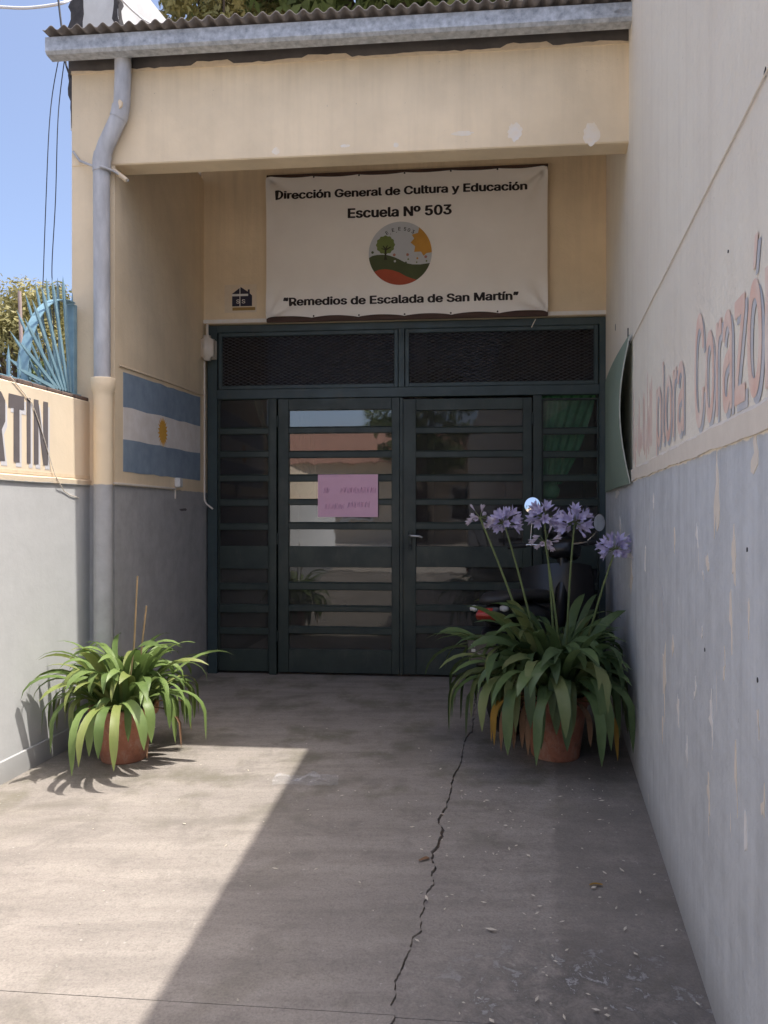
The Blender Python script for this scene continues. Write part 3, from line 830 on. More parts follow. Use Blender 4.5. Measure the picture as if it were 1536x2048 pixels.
# ledge over the grey dado, slightly ragged underside
n = 160; low = []
for k in range(n + 1):
    s = -1.2 + (3.86 + 1.2) * k / n
    low.append((s, DADO + 0.004 + 0.008 * mnoise.noise(Vector((s * 5, 2, 2))) + 0.004 * mnoise.noise(Vector((s * 25, 2, 2)))))
mb = MB(); n = len(low)
vs = [RW(s, 0.007, z) for s, z in low] + [RW(s, 0.009, z + 0.052 + 0.004 * mnoise.noise(Vector((s * 3, 7, 7)))) for s, z in low] + [RW(s, 0.0, z + 0.062) for s, z in low] + [RW(s, 0.0, z) for s, z in low]
fs = []
for k in range(n - 1):
    fs += [(k, k + 1, n + k + 1, n + k), (n + k, n + k + 1, 2 * n + k + 1, 2 * n + k), (3 * n + k, 3 * n + k + 1, k + 1, k)]
mb.add(vs, fs); mb.build('ledge', 'bare_plaster', rwall)
# paint flaked off: long vertical patches
chips = [(1330, 1360, 7, 60, 'bare_plaster'), (1358, 1425, 4, 28, 'white_filler'), (1424, 1445, 4, 48, 'white_filler'), (1467, 1110, 5, 45, 'bare_plaster'),
         (1432, 985, 7, 70, 'bare_plaster'), (1508, 905, 11, 45, 'bare_plaster'), (1326, 1460, 3, 22, 'bare_plaster'), (1308, 1005, 3, 14, 'white_filler'),
         (1241, 1050, 3, 14, 'white_filler'), (1415, 1125, 4, 14, 'bare_plaster'), (1258, 1110, 10, 6, 'white_filler'), (1233, 988, 9, 7, 'white_filler'),
         (1405, 1265, 3, 12, 'white_filler'), (1520, 1450, 4, 26, 'bare_plaster'), (1474, 1560, 2, 60, 'bare_plaster'), (1462, 1240, 2, 60, 'bare_plaster'),
         (1345, 1290, 3, 18, 'bare_plaster'), (1390, 1380, 3, 22, 'white_filler'), (1450, 1330, 3, 30, 'bare_plaster'), (1500, 1240, 4, 34, 'bare_plaster'), (1376, 1510, 3, 26, 'white_filler'), (1418, 1590, 3, 34, 'bare_plaster'), (1490, 1660, 3, 40, 'white_filler'), (1526, 1600, 4, 36, 'bare_plaster'), (1290, 1120, 3, 24, 'white_filler'), (1350, 1080, 3, 22, 'bare_plaster'),
         (1408, 1150, 2, 10, 'white_filler'), (1395, 1070, 2, 20, 'white_filler'), (1325, 1210, 3, 40, 'letter_blue'), (1262, 1150, 4, 30, 'bare_plaster')]
for i, (px, py, w, h, m) in enumerate(chips):
    c = rw(px, py); e = rw(px + w, py)
    ws = abs(e.y - c.y); hs = h / 1500 * c.y
    r = random.Random(i + 50)
    pts = []
    nn = 16
    for k in range(nn):
        t = 2 * math.pi * k / nn
        f = 1 + 0.9 * (r.random() - 0.5)
        pts.append((c.y + math.cos(t) * ws * f * (0.5 + 0.3 * math.sin(t + i)) + 0.012 * math.sin(t * 0.5 + i), c.z + math.sin(t) * hs * f))
    MB().prism(pts, 0.0, 0.0014, lambda a, b, t: RW(a, t, b)).build('flaked_patch', m, rwall)
# painted words, pink with a grey blue drop shade
def rtext(body, px0, px1, zbase, cap, mat_f, mat_s, bold=0.01):
    s0 = rw(px0, 1024).y; s1 = rw(px1, 1024).y
    fr = lambda a, b, t: RW(s0 - a, t, b)
    if mat_s:
        text_mb(body, s0 - s1, cap, lambda a, b, t: RW(s0 - a - 0.018, t, b - 0.016), 0.0012, bold, 0, zbase, 'L').build('lettering', mat_s, rwall)
    text_mb(body, s0 - s1, cap, fr, 0.0022, bold, 0, zbase, 'L').build('lettering', mat_f, rwall)
rtext('Corazón', 1391, 1562, 1.485, 0.425, 'letter_pink', 'letter_blue')
rtext('plora', 1314, 1369, 1.50, 0.41, 'letter_pink', 'letter_blue')
r = random.Random(3)
for k in range(14):
    px = 1268 + k * 2.7 + r.uniform(-0.6, 0.6); c = rw(px, 880)
    zt = 1.52 + r.uniform(0.1, 0.28) + (0.14 if k in (0, 10) else 0); zb = 1.49 + r.uniform(-0.03, 0.05); ww = r.uniform(0.012, 0.022)
    MB().prism([(c.y - ww, zb + 0.02), (c.y, zb), (c.y + ww, zb + 0.03), (c.y + ww * 0.8, zt - 0.03), (c.y, zt), (c.y - ww * 0.9, zt - 0.05)], 0.0, 0.001 + 0.0002 * (k % 3), lambda a, b, t: RW(a, t, b)).build('brush_mark', 'letter_faint', rwall)
# old thin cable run diagonally on the wall
a = rw(1536, 138, 0.004); b = rw(1262, 684, 0.004)
mb = MB(); pts = [a.lerp(b, k / 14) + Vector((0, 0, 0.004 * mnoise.noise(Vector((k * 1.3, 0, 0))))) for k in range(-3, 15)]
mb.tube(pts, 0.0024, 6)
mb.build('wall_cable', 'bare_plaster', label='thin cream cable running diagonally up the right wall', cat='cable')
for i, (px, py, w) in enumerate([(1531, 146, 4), (1457, 503, 1.5), (1410, 1300, 1.5), (1516, 1360, 2), (1495, 1100, 2), (1231, 655, 2.5)]):
    c = rw(px, py); s = w * c.y / 1500
    MB().prism(blob(c.y, c.z, s * 2, s * 2.4, 9, i + 9), 0.0, 0.0016, lambda a, b, t: RW(a, t, b)).build('dark_spot', 'stain_black', rwall)

# green board bowed off the wall
bd = thing('notice_board', RW(4.6, 0.02, 1.36), 'warped green board bulging off the right wall by the entrance', 'board')
Y0b, Y1b = rw(1262, 800, 0.01).y, 5.35
def bow(u, v):          # u along 0 near .. 1 far, v height
    return 0.012 + 0.05 * math.sin(math.pi * min(max(v, 0), 1)) * (1 - u) ** 1.5 + 0.012 * math.sin(math.pi * u)
def bfn(off):
    def f(u, v):
        z0 = 1.39 + 0.0 * u; z1 = 2.13 + 0.05 * u
        cut = 0.05 * max(0, 1 - u * 8) * (v > 0.97)
        return RW(Y0b + (Y1b - Y0b) * u + 0.02 * max(0, v - 0.93) / 0.07 * (u == 0), bow(u, v) + off, z0 + (z1 - z0) * v)
    return f
mb = MB(); mb.grid(14, 12, bfn(0.004)); mb.grid(14, 12, bfn(0.0)); mb.build('panel', 'board_green', bd)
mb = MB(); f1, f0 = bfn(0.005), bfn(-0.001)
vs = []
for k in range(13):
    vs += [f1(0, k / 12) - RD * 0.001, f0(0, k / 12) - RD * 0.001]
mb.add(vs, [(2 * k, 2 * k + 1, 2 * k + 3, 2 * k + 2) for k in range(12)]); mb.build('broken_edge', 'board_edge', bd)
mb = MB(); c = rw(1256, 668, 0.01); mb.tube([c + Vector((0, 0, 0.03)), c, c + Vector((-0.004, -0.01, -0.03)), c + Vector((0.004, -0.03, -0.06))], 0.003, 6); mb.build('hanging_wire', 'cable_black', bd)

# ================================================================== LEFT BOUNDARY WALL
def LW(s, t, z): return Vector((lwx(s), s, z)) + LN * t
LEND = 4.19; LTOP = 1.865
lwall = thing('boundary_wall', LW(1.0, -0.07, 0), 'low sunlit boundary wall with painted dark capitals, left of the path', 'wall')
MB().box(-6.0, LEND, -0.15, 0.0, -0.06, LTOP, LW, 0.006).build('wall_face', 'paint_left', lwall)
MB().box(-6.0, LEND, 0.0, 0.012, -0.05, 0.105, LW, 0.004).build('plinth', 'paint_left', lwall)
n = 120; low = []
for k in range(n + 1):
    s = -6.0 + (LEND + 6.0) * k / n
    low.append((s, DADO - 0.002 + 0.004 * mnoise.noise(Vector((s * 4, 9, 2))) + 0.003 * mnoise.noise(Vector((s * 27, 2, 2)))))
mb = MB(); n = len(low)
vs = [LW(s, 0.010, z) for s, z in low] + [LW(s, 0.012, z + 0.026) for s, z in low] + [LW(s, 0.0, z + 0.03) for s, z in low] + [LW(s, 0.0, z) for s, z in low]
fs = []
for k in range(n - 1):
    fs += [(k, k + 1, n + k + 1, n + k), (n + k, n + k + 1, 2 * n + k + 1, 2 * n + k), (3 * n + k, 3 * n + k + 1, k + 1, k)]
mb.add(vs, fs); mb.build('ledge', 'paint_left', lwall)
MB().box(-6.0, LEND, -0.001, 0.0015, DADO + 0.034, DADO + 0.050, LW).build('dirt_line', 'mortar', lwall)
# brick coping under the flat bar
bw = 0.115; s = 0.6; i = 0
while s < LEND - 0.02:
    e = min(s + bw - 0.012, LEND)
    if s > LEND - 0.18:
        e = LEND
    h = rnd.uniform(0.018, 0.026)
    MB().box(s, e, -0.146 + rnd.uniform(0, 0.004), -0.004 + rnd.uniform(-0.006, 0.0), LTOP + 0.0005, LTOP + h, LW, 0.005).build('brick', 'brick_brown', lwall)
    s = e + 0.012; i += 1
MB().box(-6.0, 0.59, -0.146, -0.006, LTOP + 0.0005, LTOP + 0.022, LW, 0.004).build('coping', 'brick_brown', lwall)
# painted capitals
def bar(x0, y0, x1, y1): return [(x0, y0), (x1, y0), (x1, y1), (x0, y1)]
GLY = {
    'T': [bar(0, .8, 1, 1), bar(.33, 0, .7, .8)],
    'I': [bar(.2, 0, .8, 1)],
    'N': [bar(0, 0, .33, 1), [(.33, .95), (.33, .62), (.67, .03), (.67, .36)], bar(.67, 0, 1, 1)],
    'R': [bar(0, 0, .33, 1), [(.33, 1), (.75, 1), (1, .88), (1, .58), (.8, .45), (1, 0), (.64, 0), (.5, .4), (.33, .4), (.33, .56), (.62, .56), (.68, .62), (.68, .8), (.62, .84), (.33, .84)]],
    'A': [[(0, 0), (.33, 0), (.5, .7), (.67, 0), (1, 0), (.68, 1), (.32, 1)], bar(.36, .22, .64, .36)],
    'M': [bar(0, 0, .27, 1), [(.27, 1), (.27, .66), (.5, .25), (.73, .66), (.73, 1), (.5, .58)], bar(.73, 0, 1, 1)],
    'S': [[(0, .0), (1, .0), (1, .56), (.33, .56), (.33, .82), (1, .82), (1, 1), (0, 1), (0, .42), (.67, .42), (.67, .18), (0, .18)]],
}
lett = []
for ch, a, b in (('N', 67, 95), ('I', 50.5, 63), ('T', 16.5, 47.5)):
    lett.append((ch, lw(a, 860).y, lw(b, 860).y))
end = lett[-1][1]
for ch in 'RAM':
    w = 0.115 if ch != 'M' else 0.15
    lett.append((ch, end - 0.024 - w, end - 0.024)); end -= 0.024 + w
end -= 0.14
for ch in 'NAS':
    lett.append((ch, end - 0.024 - 0.115, end - 0.024)); end -= 0.139
zb, zt = 1.487, 1.805
for ch, a, b in lett:
    sh = MB(); mn = MB()
    for kk, poly in enumerate(GLY[ch]):
        sh.prism([(a + (b - a) * x + 0.016, zb - 0.022 + (zt - zb) * y) for x, y in poly], 0.0003, 0.001 + 0.0002 * kk, lambda p_, q_, t: LW(p_, t, q_))
        mn.prism([(a + (b - a) * x + 0.003 * mnoise.noise(Vector((x * 3, y * 3, a * 9))), zb + (zt - zb) * y) for x, y in poly], 0.0018, 0.0025 + 0.0002 * kk, lambda p_, q_, t: LW(p_, t, q_))
    o = mn.build('lettering', 'letter_dark', lwall); sh.build('lettering_shade', 'letter_shadow', o)
# dark damp line where the wall meets the pipe
# thin cable fixed on the wall
mb = MB(); pts = [lw(20, 752, 0.005), lw(64, 806, 0.005), lw(80, 850, 0.006), lw(95, 900, 0.005), lw(110, 950, 0.012), lw(119, 966, 0.016), lw(128, 982, 0.005), lw(140, 990, 0.005), lw(158, 996, 0.005)]
mb.tube(pts, 0.0024, 6); mb.build('loose_cable', 'plastic_cream', label='thin pale cable hanging over the painted capitals on the boundary wall', cat='cable')

# ---- spiked guard on the wall top
zc0 = LTOP + 0.03
guard = thing('spiked_guard', LW(3.9, -0.06, zc0), 'blue steel fan of spikes and short spears on the low wall by the pillar', 'fence')
MB().box(0.6, LEND - 0.02, -0.075, -0.045, zc0, zc0 + 0.006, LW).build('flat_bar', 'fence_blue', guard)
def spike(p, q, w, name='spike'):
    """flat sided bar from p to q ending in a point"""
    p = Vector(p); q = Vector(q); d = (q - p).normalized()
    L = (q - p).length
    mb = MB(); a = LD * 1.0
    if abs(d.dot(a)) > 0.95: a = Vector((0, 0, 1))
    sx = (a - d * a.dot(d)).normalized(); sy = d.cross(sx)
    t1 = p + d * (L - 0.07)
    vs = []
    for c in (p, t1):
        vs += [c + sx * w + sy * w * .5, c - sx * w + sy * w * .5, c - sx * w - sy * w * .5, c + sx * w - sy * w * .5]
    vs.append(q)
    fs = [(0, 1, 5, 4), (1, 2, 6, 5), (2, 3, 7, 6), (3, 0, 4, 7), (4, 5, 8), (5, 6, 8), (6, 7, 8), (7, 4, 8), (3, 2, 1, 0)]
    return mb.add(vs, fs).build(name, 'fence_blue', guard)
for k in range(40):
    px_s = lw(14, 740, -0.06).y + 0.0785 * (k - 28)
    if px_s < 1.0 or px_s > 4.0: continue
    spike(LW(px_s, -0.06, zc0 + 0.004), LW(px_s, -0.06, zc0 + 0.16), 0.0085)
postY = lw(150, 780, -0.06).y
fanC = (postY - 0.06, zc0 + 0.0)
RAD = 0.455
def arc(t, r):            # t 0 = down at the street side, 1 = straight up at the post
    a = math.pi * (1 - 0.5 * t)
    return fanC[0] + r * math.cos(a) * 0.82, fanC[1] + r * math.sin(a) * 1.1
mb = MB()
nA = 24; vs = []; fs = []
for k in range(nA + 1):
    for (r_, t_) in ((RAD, -0.10), (RAD, -0.045), (RAD + 0.005, -0.045), (RAD + 0.005, -0.10)):
        s_, z_ = arc(k / nA * 1.05, r_)
        vs.append(LW(s_, t_, z_))
for k in range(nA):
    for c in range(4):
        a = k * 4 + c; b = k * 4 + (c + 1) % 4
        fs.append((a, b, b + 4, a + 4))
fs += [(0, 1, 2, 3), (nA * 4 + 3, nA * 4 + 2, nA * 4 + 1, nA * 4)]
mb.add(vs, fs); mb.build('arch_band', 'fence_blue', guard)
for row, (tt, off) in enumerate(((-0.042, 0.0), (-0.103, 0.5))):
    for k in range(7):
        t = (k + 0.4 + off * 0.9) / 7.3
        s0_, z0_ = fanC[0] - 0.17 * (1 - t), zc0 + 0.004; s1_, z1_ = arc(t, RAD + 0.115)
        spike(LW(s0_, tt, z0_), LW(s1_, tt, z1_), 0.009 if row == 0 else 0.007)
MB().box(postY - 0.03, postY + 0.006, -0.10, -0.055, zc0, zc0 + RAD * 1.1, LW, 0.004).build('post', 'fence_blue', guard)
spike(LW(postY + 0.03, -0.1, zc0 + 0.36), LW(postY + 0.03, -0.1, zc0 + 0.6), 0.008)

# ================================================================== BANNER
YB = YD - 0.085
bx0, bz1 = dp(533, 347, YB); bx1, _ = dp(1095, 335, YB); _, bz0 = dp(533, 634, YB)
bx0r, _ = dp(533, 600, YB)
_, bzt = dp(815, 344, YB); _, bzb = dp(815, 631, YB)
banner = thing('banner', FL((bx0 + bx1) / 2, YB, bzb), 'white school banner with black lettering and round emblem over the doors', 'banner', -ANG)
BW_, BH_ = bx1 - bx0, bzt - bzb
ECX, ECZ = dp(800.3, 507, YB)
def drape(x, z):
    """how far the cloth stands off towards the street, and its sag"""
    u = (x - bx0) / BW_; v = (z - bzb) / BH_
    d = 0.012 * mnoise.noise(Vector((u * 4, v * 2, 1))) + 0.005 * math.sin(u * 9 + v * 2) + 0.004 * mnoise.noise(Vector((u * 14, v * 5, 3)))
    rr_ = math.hypot(x - ECX, z - ECZ)
    d *= min(1.0, max(0.0, (rr_ - 0.25) / 0.2))
    for cu, cv, sx in ((0, 0, 1), (1, 0, -1), (0, 1, 1), (1, 1, -1)):
        du = abs(u - cu) * BW_; dv = abs(v - cv) * BH_
        r_ = math.hypot(du, dv)
        if r_ > 1e-4:
            an = math.atan2(dv, du)
            d += 0.026 * math.exp(-(r_ / 0.2) ** 2) * math.sin(an * 9) * min(1, r_ / 0.03)
    edge = min(v, 1 - v)
    d += 0.006 * math.exp(-(edge * 14)) * abs(math.sin(u * math.pi * 6))
    return d
def BF(x, z, t=0.0):
    return FL(x, YB - t - drape(x, z), z)
def cloth(u, v):
    x = bx0 + BW_ * u
    zb_ = bzb + 0.014 * abs(math.sin(u * math.pi * 6)) ** 0.8 * (1 - v) ** 3
    zt_ = bzt - 0.012 * abs(math.sin(u * math.pi * 6)) ** 0.8 * v ** 3
    z = zb_ + (zt_ - zb_) * v
    z += 0.0
    return BF(x, z)
mb = MB(); mb.grid(96, 52, cloth); mb.build('cloth', 'cloth_banner', banner)
for zc_, nm in ((bzt + 0.004, 'batten'), (bzb - 0.002, 'batten')):
    MB().box(bx0 - 0.004, bx1 + 0.006, YB + 0.012, YD - 0.045, zc_ - 0.02, zc_ + 0.022, FL, 0.003).build(nm, 'wood', banner)
for k in range(7):
    for zc_ in (bzt - 0.008, bzb + 0.012):
        x = bx0 + 0.02 + (BW_ - 0.04) * k / 6
        mb = MB(); mb.lathe([(0.0, 0.004), (0.006, 0.003), (0.007, 0.0)], 8, lambda a, b, t, x=x, zc_=zc_: BF(x + a, zc_ + b, t + 0.001)); mb.build('nail', 'stain_black', banner)
for body, pa, pb, yb_, cap in (('Dirección General de Cultura y Educación', 552, 1053, 389, 22), ('Escuela Nº 503', 697, 902, 432, 26), ('“Remedios de Escalada de San Martín”', 568, 1036, 605.5, 22)):
    xa_ = dp(pa, yb_, YB)[0]; xb_ = dp(pb, yb_, YB)[0]; zz = dp(815, yb_, YB)[1]
    ch = cap * (zz * 0 + 5.63) / 1500
    text_mb(body, xb_ - xa_, ch, lambda a, b, t: BF(a, b, t), 0.0025, 0.036, (xa_ + xb_) / 2, zz).build('lettering', 'ink', banner)
# emblem
ecx, ecz = dp(800.3, 507, YB); er = 63.0 / 1500 * 5.6
def eu(zx, zy): return (zx - 770) / 485.0, (590 - zy) / 485.0
def efr(a, b, t): return FL(ecx + a * er, YB - t - 0.0012, ecz + b * er)
def circ(cx, cy, r_, n=24, sc_=0.0, m=0):
    return [(cx + r_ * (1 + sc_ * math.cos(m * 2 * math.pi * k / n)) * math.cos(2 * math.pi * k / n), cy + r_ * (1 + sc_ * math.cos(m * 2 * math.pi * k / n)) * math.sin(2 * math.pi * k / n)) for k in range(n)]
def arcpts(p, q, n=20, cw=True):
    a0 = math.atan2(p[1], p[0]); a1 = math.atan2(q[1], q[0])
    if cw and a1 > a0: a1 -= 2 * math.pi
    if not cw and a1 < a0: a1 += 2 * math.pi
    return [(math.cos(a0 + (a1 - a0) * k / n), math.sin(a0 + (a1 - a0) * k / n)) for k in range(n + 1)]
emb = MB().prism(circ(0, 0, 1.0, 64), 0.0022, 0.0030, efr).build('emblem', 'emb_sky', banner)
hill = [eu(*q) for q in ((285, 650), (340, 618), (410, 605), (480, 603), (560, 608), (620, 625), (690, 650), (760, 685), (815, 715), (870, 745), (960, 765), (1080, 770), (1220, 753))]
MB().prism(hill + arcpts(hill[-1], hill[0], 30, True), 0.003, 0.0036, efr).build('green_hill', 'emb_hill', emb)
red = [eu(*q) for q in ((370, 865), (440, 835), (540, 828), (650, 845), (760, 885), (860, 945), (960, 985), (1015, 1000))]
MB().prism(red + arcpts(red[-1], red[0], 20, True), 0.0036, 0.0042, efr).build('red_hill', 'emb_red', emb)
sunp = [eu(*q) for q in ((1065, 200), (1045, 285), (950, 310), (985, 370), (930, 430), (1000, 490), (985, 575), (1090, 575), (1130, 640), (1175, 600), (1250, 590))]
MB().prism(sunp + arcpts(sunp[-1], sunp[0], 16, False), 0.003, 0.0036, efr).build('printed_sun', 'emb_sun', emb)
cx_, cy_ = eu(545, 455)
MB().prism(circ(cx_, cy_, 0.29, 60, 0.05, 12), 0.0036, 0.0042, efr).build('printed_tree', 'emb_tree', emb)
tk = MB()
tk.prism([eu(*q) for q in ((520, 685), (532, 640), (532, 530), (480, 515), (485, 505), (530, 515), (500, 470), (512, 465), (545, 505), (570, 460), (582, 465), (562, 512), (625, 482), (632, 492), (560, 540), (558, 640), (572, 685))], 0.0042, 0.0048, efr)
tk.build('printed_trunk', 'emb_trunk', emb)
for zx, zy, r_, m in ((345, 565, 24, 'emb_hill'), (680, 612, 26, 'emb_dot'), (885, 615, 26, 'emb_dot'), (1035, 675, 19, 'emb_sun'), (1163, 655, 26, 'emb_dot'), (1050, 620, 32, 'emb_white'), (690, 710, 20, 'emb_white'), (895, 685, 16, 'emb_tree'), (1175, 720, 16, 'emb_tree'), (1025, 735, 14, 'emb_tree'), (860, 735, 18, 'emb_hill')):
    c = eu(zx, zy)
    MB().prism(circ(c[0], c[1], r_ / 485 * 0.85, 12, 0.15, 5), 0.0042, 0.0050, efr).build('printed_flower', m, emb)
for ch, zx, zy, rot in (('E', 562, 262, 28), ('.', 612, 262, 20), ('E', 660, 222, 13), ('.', 712, 236, 6), ('E', 760, 205, 0), ('5', 848, 212, -8), ('0', 908, 230, -16), ('3', 972, 258, -26)):
    c = eu(zx, zy); ca, sa = math.cos(R(rot)), math.sin(R(rot))
    def fr(a, b, t, c=c, ca=ca, sa=sa): return efr(c[0] + (a * ca - b * sa), c[1] + (a * sa + b * ca), t)
    text_mb(ch, None, 0.15, fr, 0.0036, 0.02, 0, -0.07).build('lettering', 'ink', emb)

# ================================================================== SMALL THINGS AT THE ENTRANCE
# flag on the return wall
fl = thing('flag_mural', rec(322, 950), 'light blue and white flag with gold sun painted on the recess wall', 'mural')
f0 = rec(246, 845); f1 = rec(400, 870)
s0 = (f0 - RA).dot(RLD); s1 = (f1 - RA).dot(RLD)
zT = rec(246, 744).z; zBt = rec(246, 943).z
zT1 = rec(400, 795).z; zB1 = rec(400, 961).z
def ff(u, v):
    zt_ = zT + (zT1 - zT) * u; zb_ = zBt + (zB1 - zBt) * u
    return s0 + (s1 - s0) * u, zb_ + (zt_ - zb_) * v
def stripe(v0, v1):
    pts = []
    for k in range(13): pts.append(ff(k / 12, v0 + 0.014 * mnoise.noise(Vector((k * .9, v0 * 7, 0)))))
    for k in range(12, -1, -1): pts.append(ff(k / 12, v1 + 0.014 * mnoise.noise(Vector((k * .9, v1 * 7, 0)))))
    return pts
for v0, v1, m in ((0.655, 1.0, 'flag_blue'), (0.325, 0.655, 'flag_white'), (0.0, 0.325, 'flag_blue')):
    MB().prism(stripe(v0, v1), 0.0004, 0.002, lambda a, b, t: RL(a, t, b)).build('stripe', m, fl)
c = rec(325, 864); cs = (c - RA).dot(RLD); cz = c.z
star = []
for k in range(40):
    a = 2 * math.pi * k / 40; rr = 0.10 if k % 2 else 0.066
    rr *= 1 + 0.08 * mnoise.noise(Vector((k * 1.7, 0, 0)))
    star.append((cs + rr * math.cos(a) * 0.9, cz + rr * math.sin(a)))
MB().prism(star, 0.002, 0.003, lambda a, b, t: RL(a, t, b)).build('gold_sun', 'flag_gold', fl)
# pale conduit strip at the dado with a small junction box
cd = thing('conduit', rec(300, 965), 'white conduit strip under the painted flag with a small box', 'conduit')
a = (rec(226, 960) - RA).dot(RLD); b = (rec(350, 974) - RA).dot(RLD)
MB().box(a, b, 0.0, 0.012, DADO + 0.002, DADO + 0.016, RL, 0.002).build('trunking', 'plastic_cream', cd)
MB().box(b - 0.02, b + 0.05, 0.0, 0.04, DADO + 0.018, DADO + 0.085, RL, 0.008).build('junction_box', 'plastic_white', cd)
MB().box(b - 0.012, b - 0.002, 0.0, 0.01, DADO - 0.06, DADO + 0.018, RL, 0.002).build('cable_drop', 'plastic_cream', cd)
c = rec(368, 1019); MB().prism(blob((c - RA).dot(RLD), c.z, 0.075, 0.011, 12, 4, 0.4), 0.0, 0.001, lambda a, b, t: RL(a, t, b)).build('scuff_mark', 'letter_dark', sb)
# alarm siren in the corner and its cable
ax, az = dp(414, 696, YD - 0.10)
al = thing('alarm_siren', FL(ax, YD - 0.06, az - 0.1), 'rounded cream alarm box in the corner by the door frame', 'alarm')
bm = bmesh.new(); bmesh.ops.create_cube(bm, size=1)
for v in bm.verts:
    tp = 0.8 if v.co.y < 0 else 1.0
    v.co = Vector((v.co.x * 0.115 * tp, v.co.y * 0.09, v.co.z * 0.20 * (0.9 if v.co.y < 0 else 1)))
bmesh.ops.bevel(bm, geom=list(bm.edges), offset=0.028, segments=3, affect='EDGES')
MB().addbm(bm, lambda x, y, z: FL(ax + x, YD - 0.10 + y, az + z), True).build('casing', 'plastic_cream', al)
MB().box(ax - 0.045, ax + 0.045, YD - 0.058, YD - 0.002, az - 0.07, az + 0.07, FL).build('mount', 'plastic_cream', al)
mb = MB(); mb.tube([FL(ax - 0.008, YD - 0.06, az + 0.09), FL(ax - 0.012, YD - 0.06, az + 0.13), FL(ax - 0.015, YD - 0.048, az + 0.19)], 0.011, 8); mb.build('cable_gland', 'plastic_cream', al)
xc = X(413)
mb = MB(); mb.tube([FL(xc, YD - 0.05, az - 0.09)] + [FL(xc + 0.004 * mnoise.noise(Vector((k, 0, 0))), YD - 0.05, az - 0.09 - (az - 0.09 - Z(1000)) * k / 10) for k in range(1, 11)] + [FL(xc + 0.02, YD - 0.06, Z(1008)), FL(xc + 0.07, YD - 0.06, Z(1018))], 0.0075, 7)
mb.build('siren_cable', 'plastic_cream', label='cream cable dropping from the alarm box down the door frame', cat='cable')
# alarm company sticker
sx0, sz1 = dp(449, 570, YD - 0.042); sx1, sz0 = dp(513, 624, YD - 0.042)
st = thing('alarm_sticker', FL((sx0 + sx1) / 2, YD - 0.042, sz0), 'small sticker with a dark blue house left of the banner', 'sticker')
def SF(a, b, t): return FL(sx0 + (sx1 - sx0) * a, YD - 0.0402 - t, sz0 + (sz1 - sz0) * b)
def su(zx, zy): return (zx - 265) / 900.0, (1030 - zy) / 770.0
MB().prism([(0, 0), (1, 0), (1, 1), (0.0, 1)], 0, 0.001, SF).build('film', 'sticker_film', st)
MB().prism([su(*q) for q in ((480, 860), (1040, 860), (1040, 570), (975, 510), (975, 400), (920, 400), (920, 460), (725, 330), (480, 510))], 0.001, 0.0016, SF).build('house_print', 'sticker_navy', st)
MB().prism([su(*q) for q in ((480, 580), (480, 520), (930, 520), (930, 580))], 0.0016, 0.0022, SF).build('white_stroke', 'plastic_white', st)
MB().prism([su(*q) for q in ((690, 340), (712, 340), (712, 870), (690, 870))], 0.0022, 0.0028, SF).build('white_stroke', 'plastic_white', st)
MB().prism([su(*q) for q in ((490, 890), (1130, 890), (1130, 975), (490, 975))], 0.001, 0.0016, SF).build('gold_strip', 'sticker_gold', st)
for ch, zx in (('S', 645), ('S', 800)):
    c = su(zx, 780)
    text_mb(ch, None, 0.2, lambda a, b, t, c=c: SF(c[0] + a, c[1] + b, t), 0.0018, 0.01).build('lettering', 'flag_white', st)
# pink paper on the left door leaf
pn = thing('paper_notice', FL(X(696), YD - 0.002, Z(1033)), 'pink paper sheet taped to the left door leaf', 'notice')
px0, px1, pz0, pz1 = X(636), X(756), Z(1034), Z(949)
def paper(u, v):
    x = px0 + (px1 - px0) * u; z = pz0 + (pz1 - pz0) * v
    return FL(x, YD - 0.003 - 0.004 * math.sin(v * 9) ** 2 - 0.004 * (1 - v) * u - 0.002 * mnoise.noise(Vector((u * 4, v * 4, 0))), z)
mb = MB(); mb.grid(14, 10, paper); mb.build('sheet', 'paper_pink', pn)
r = random.Random(12)
mb = MB()
for (u0, u1, v) in ((0.1, 0.2, 0.62), (0.38, 0.95, 0.62), (0.12, 0.4, 0.24), (0.5, 0.85, 0.28)):
    u = u0
    while u < u1:
        pts = []
        for k in range(6):
            uu = u + 0.035 * (k / 5) + r.uniform(-0.01, 0.01); vv = v + (0.09 if k % 2 else -0.07) * r.uniform(0.5, 1)
            pts.append(paper(uu, vv) - FV * 0.0015)
        mb.tube(pts, 0.0018, 4, False)
        u += 0.055
mb.build('handwriting', 'pencil', pn)
# green curtains behind the sidelights, gathered in the middle
def curtain(name, xa_, xb_, y, lab, tie, side):
    """pleated drape drawn together to one side and knotted"""
    t = thing(name, FL((xa_ + xb_) / 2, y, 1.3), lab, 'curtain')
    zt_ = 2.2 - tie
    def f(u, v):
        z = 2.2 - tie * v
        w = 1 - 0.66 * v ** 1.7
        ww = (xb_ - xa_) * w
        x = xa_ + ww * u if side < 0 else xb_ - ww * (1 - u)
        x += 0.012 * math.sin(v * 5 + u * 3)
        return FL(x, y + 0.02 * math.sin(u * 34 + 2 * math.sin(v * 3)) * (1 - 0.5 * v) + 0.012 * mnoise.noise(Vector((u * 5, v * 5, 2))), z)
    mb = MB(); mb.grid(72, 26, f); mb.build('drape', 'curtain', t)
    xm = (xa_ + (xb_ - xa_) * 0.17) if side < 0 else (xb_ - (xb_ - xa_) * 0.17)
    mb = MB(); mb.lathe([(0.0, 0.075), (0.045, 0.06), (0.075, 0.01), (0.065, -0.04), (0.03, -0.07), (0, -0.075)], 14, lambda a, b, c: FL(xm + a, y + b * 0.5, zt_ - 0.05 + c)); mb.build('knot', 'curtain', t)
    mb = MB(); mb.tube([FL(xa_ - 0.05, y, 2.21), FL(xb_ + 0.05, y, 2.21)], 0.01, 8); mb.build('rod', 'wood', t)
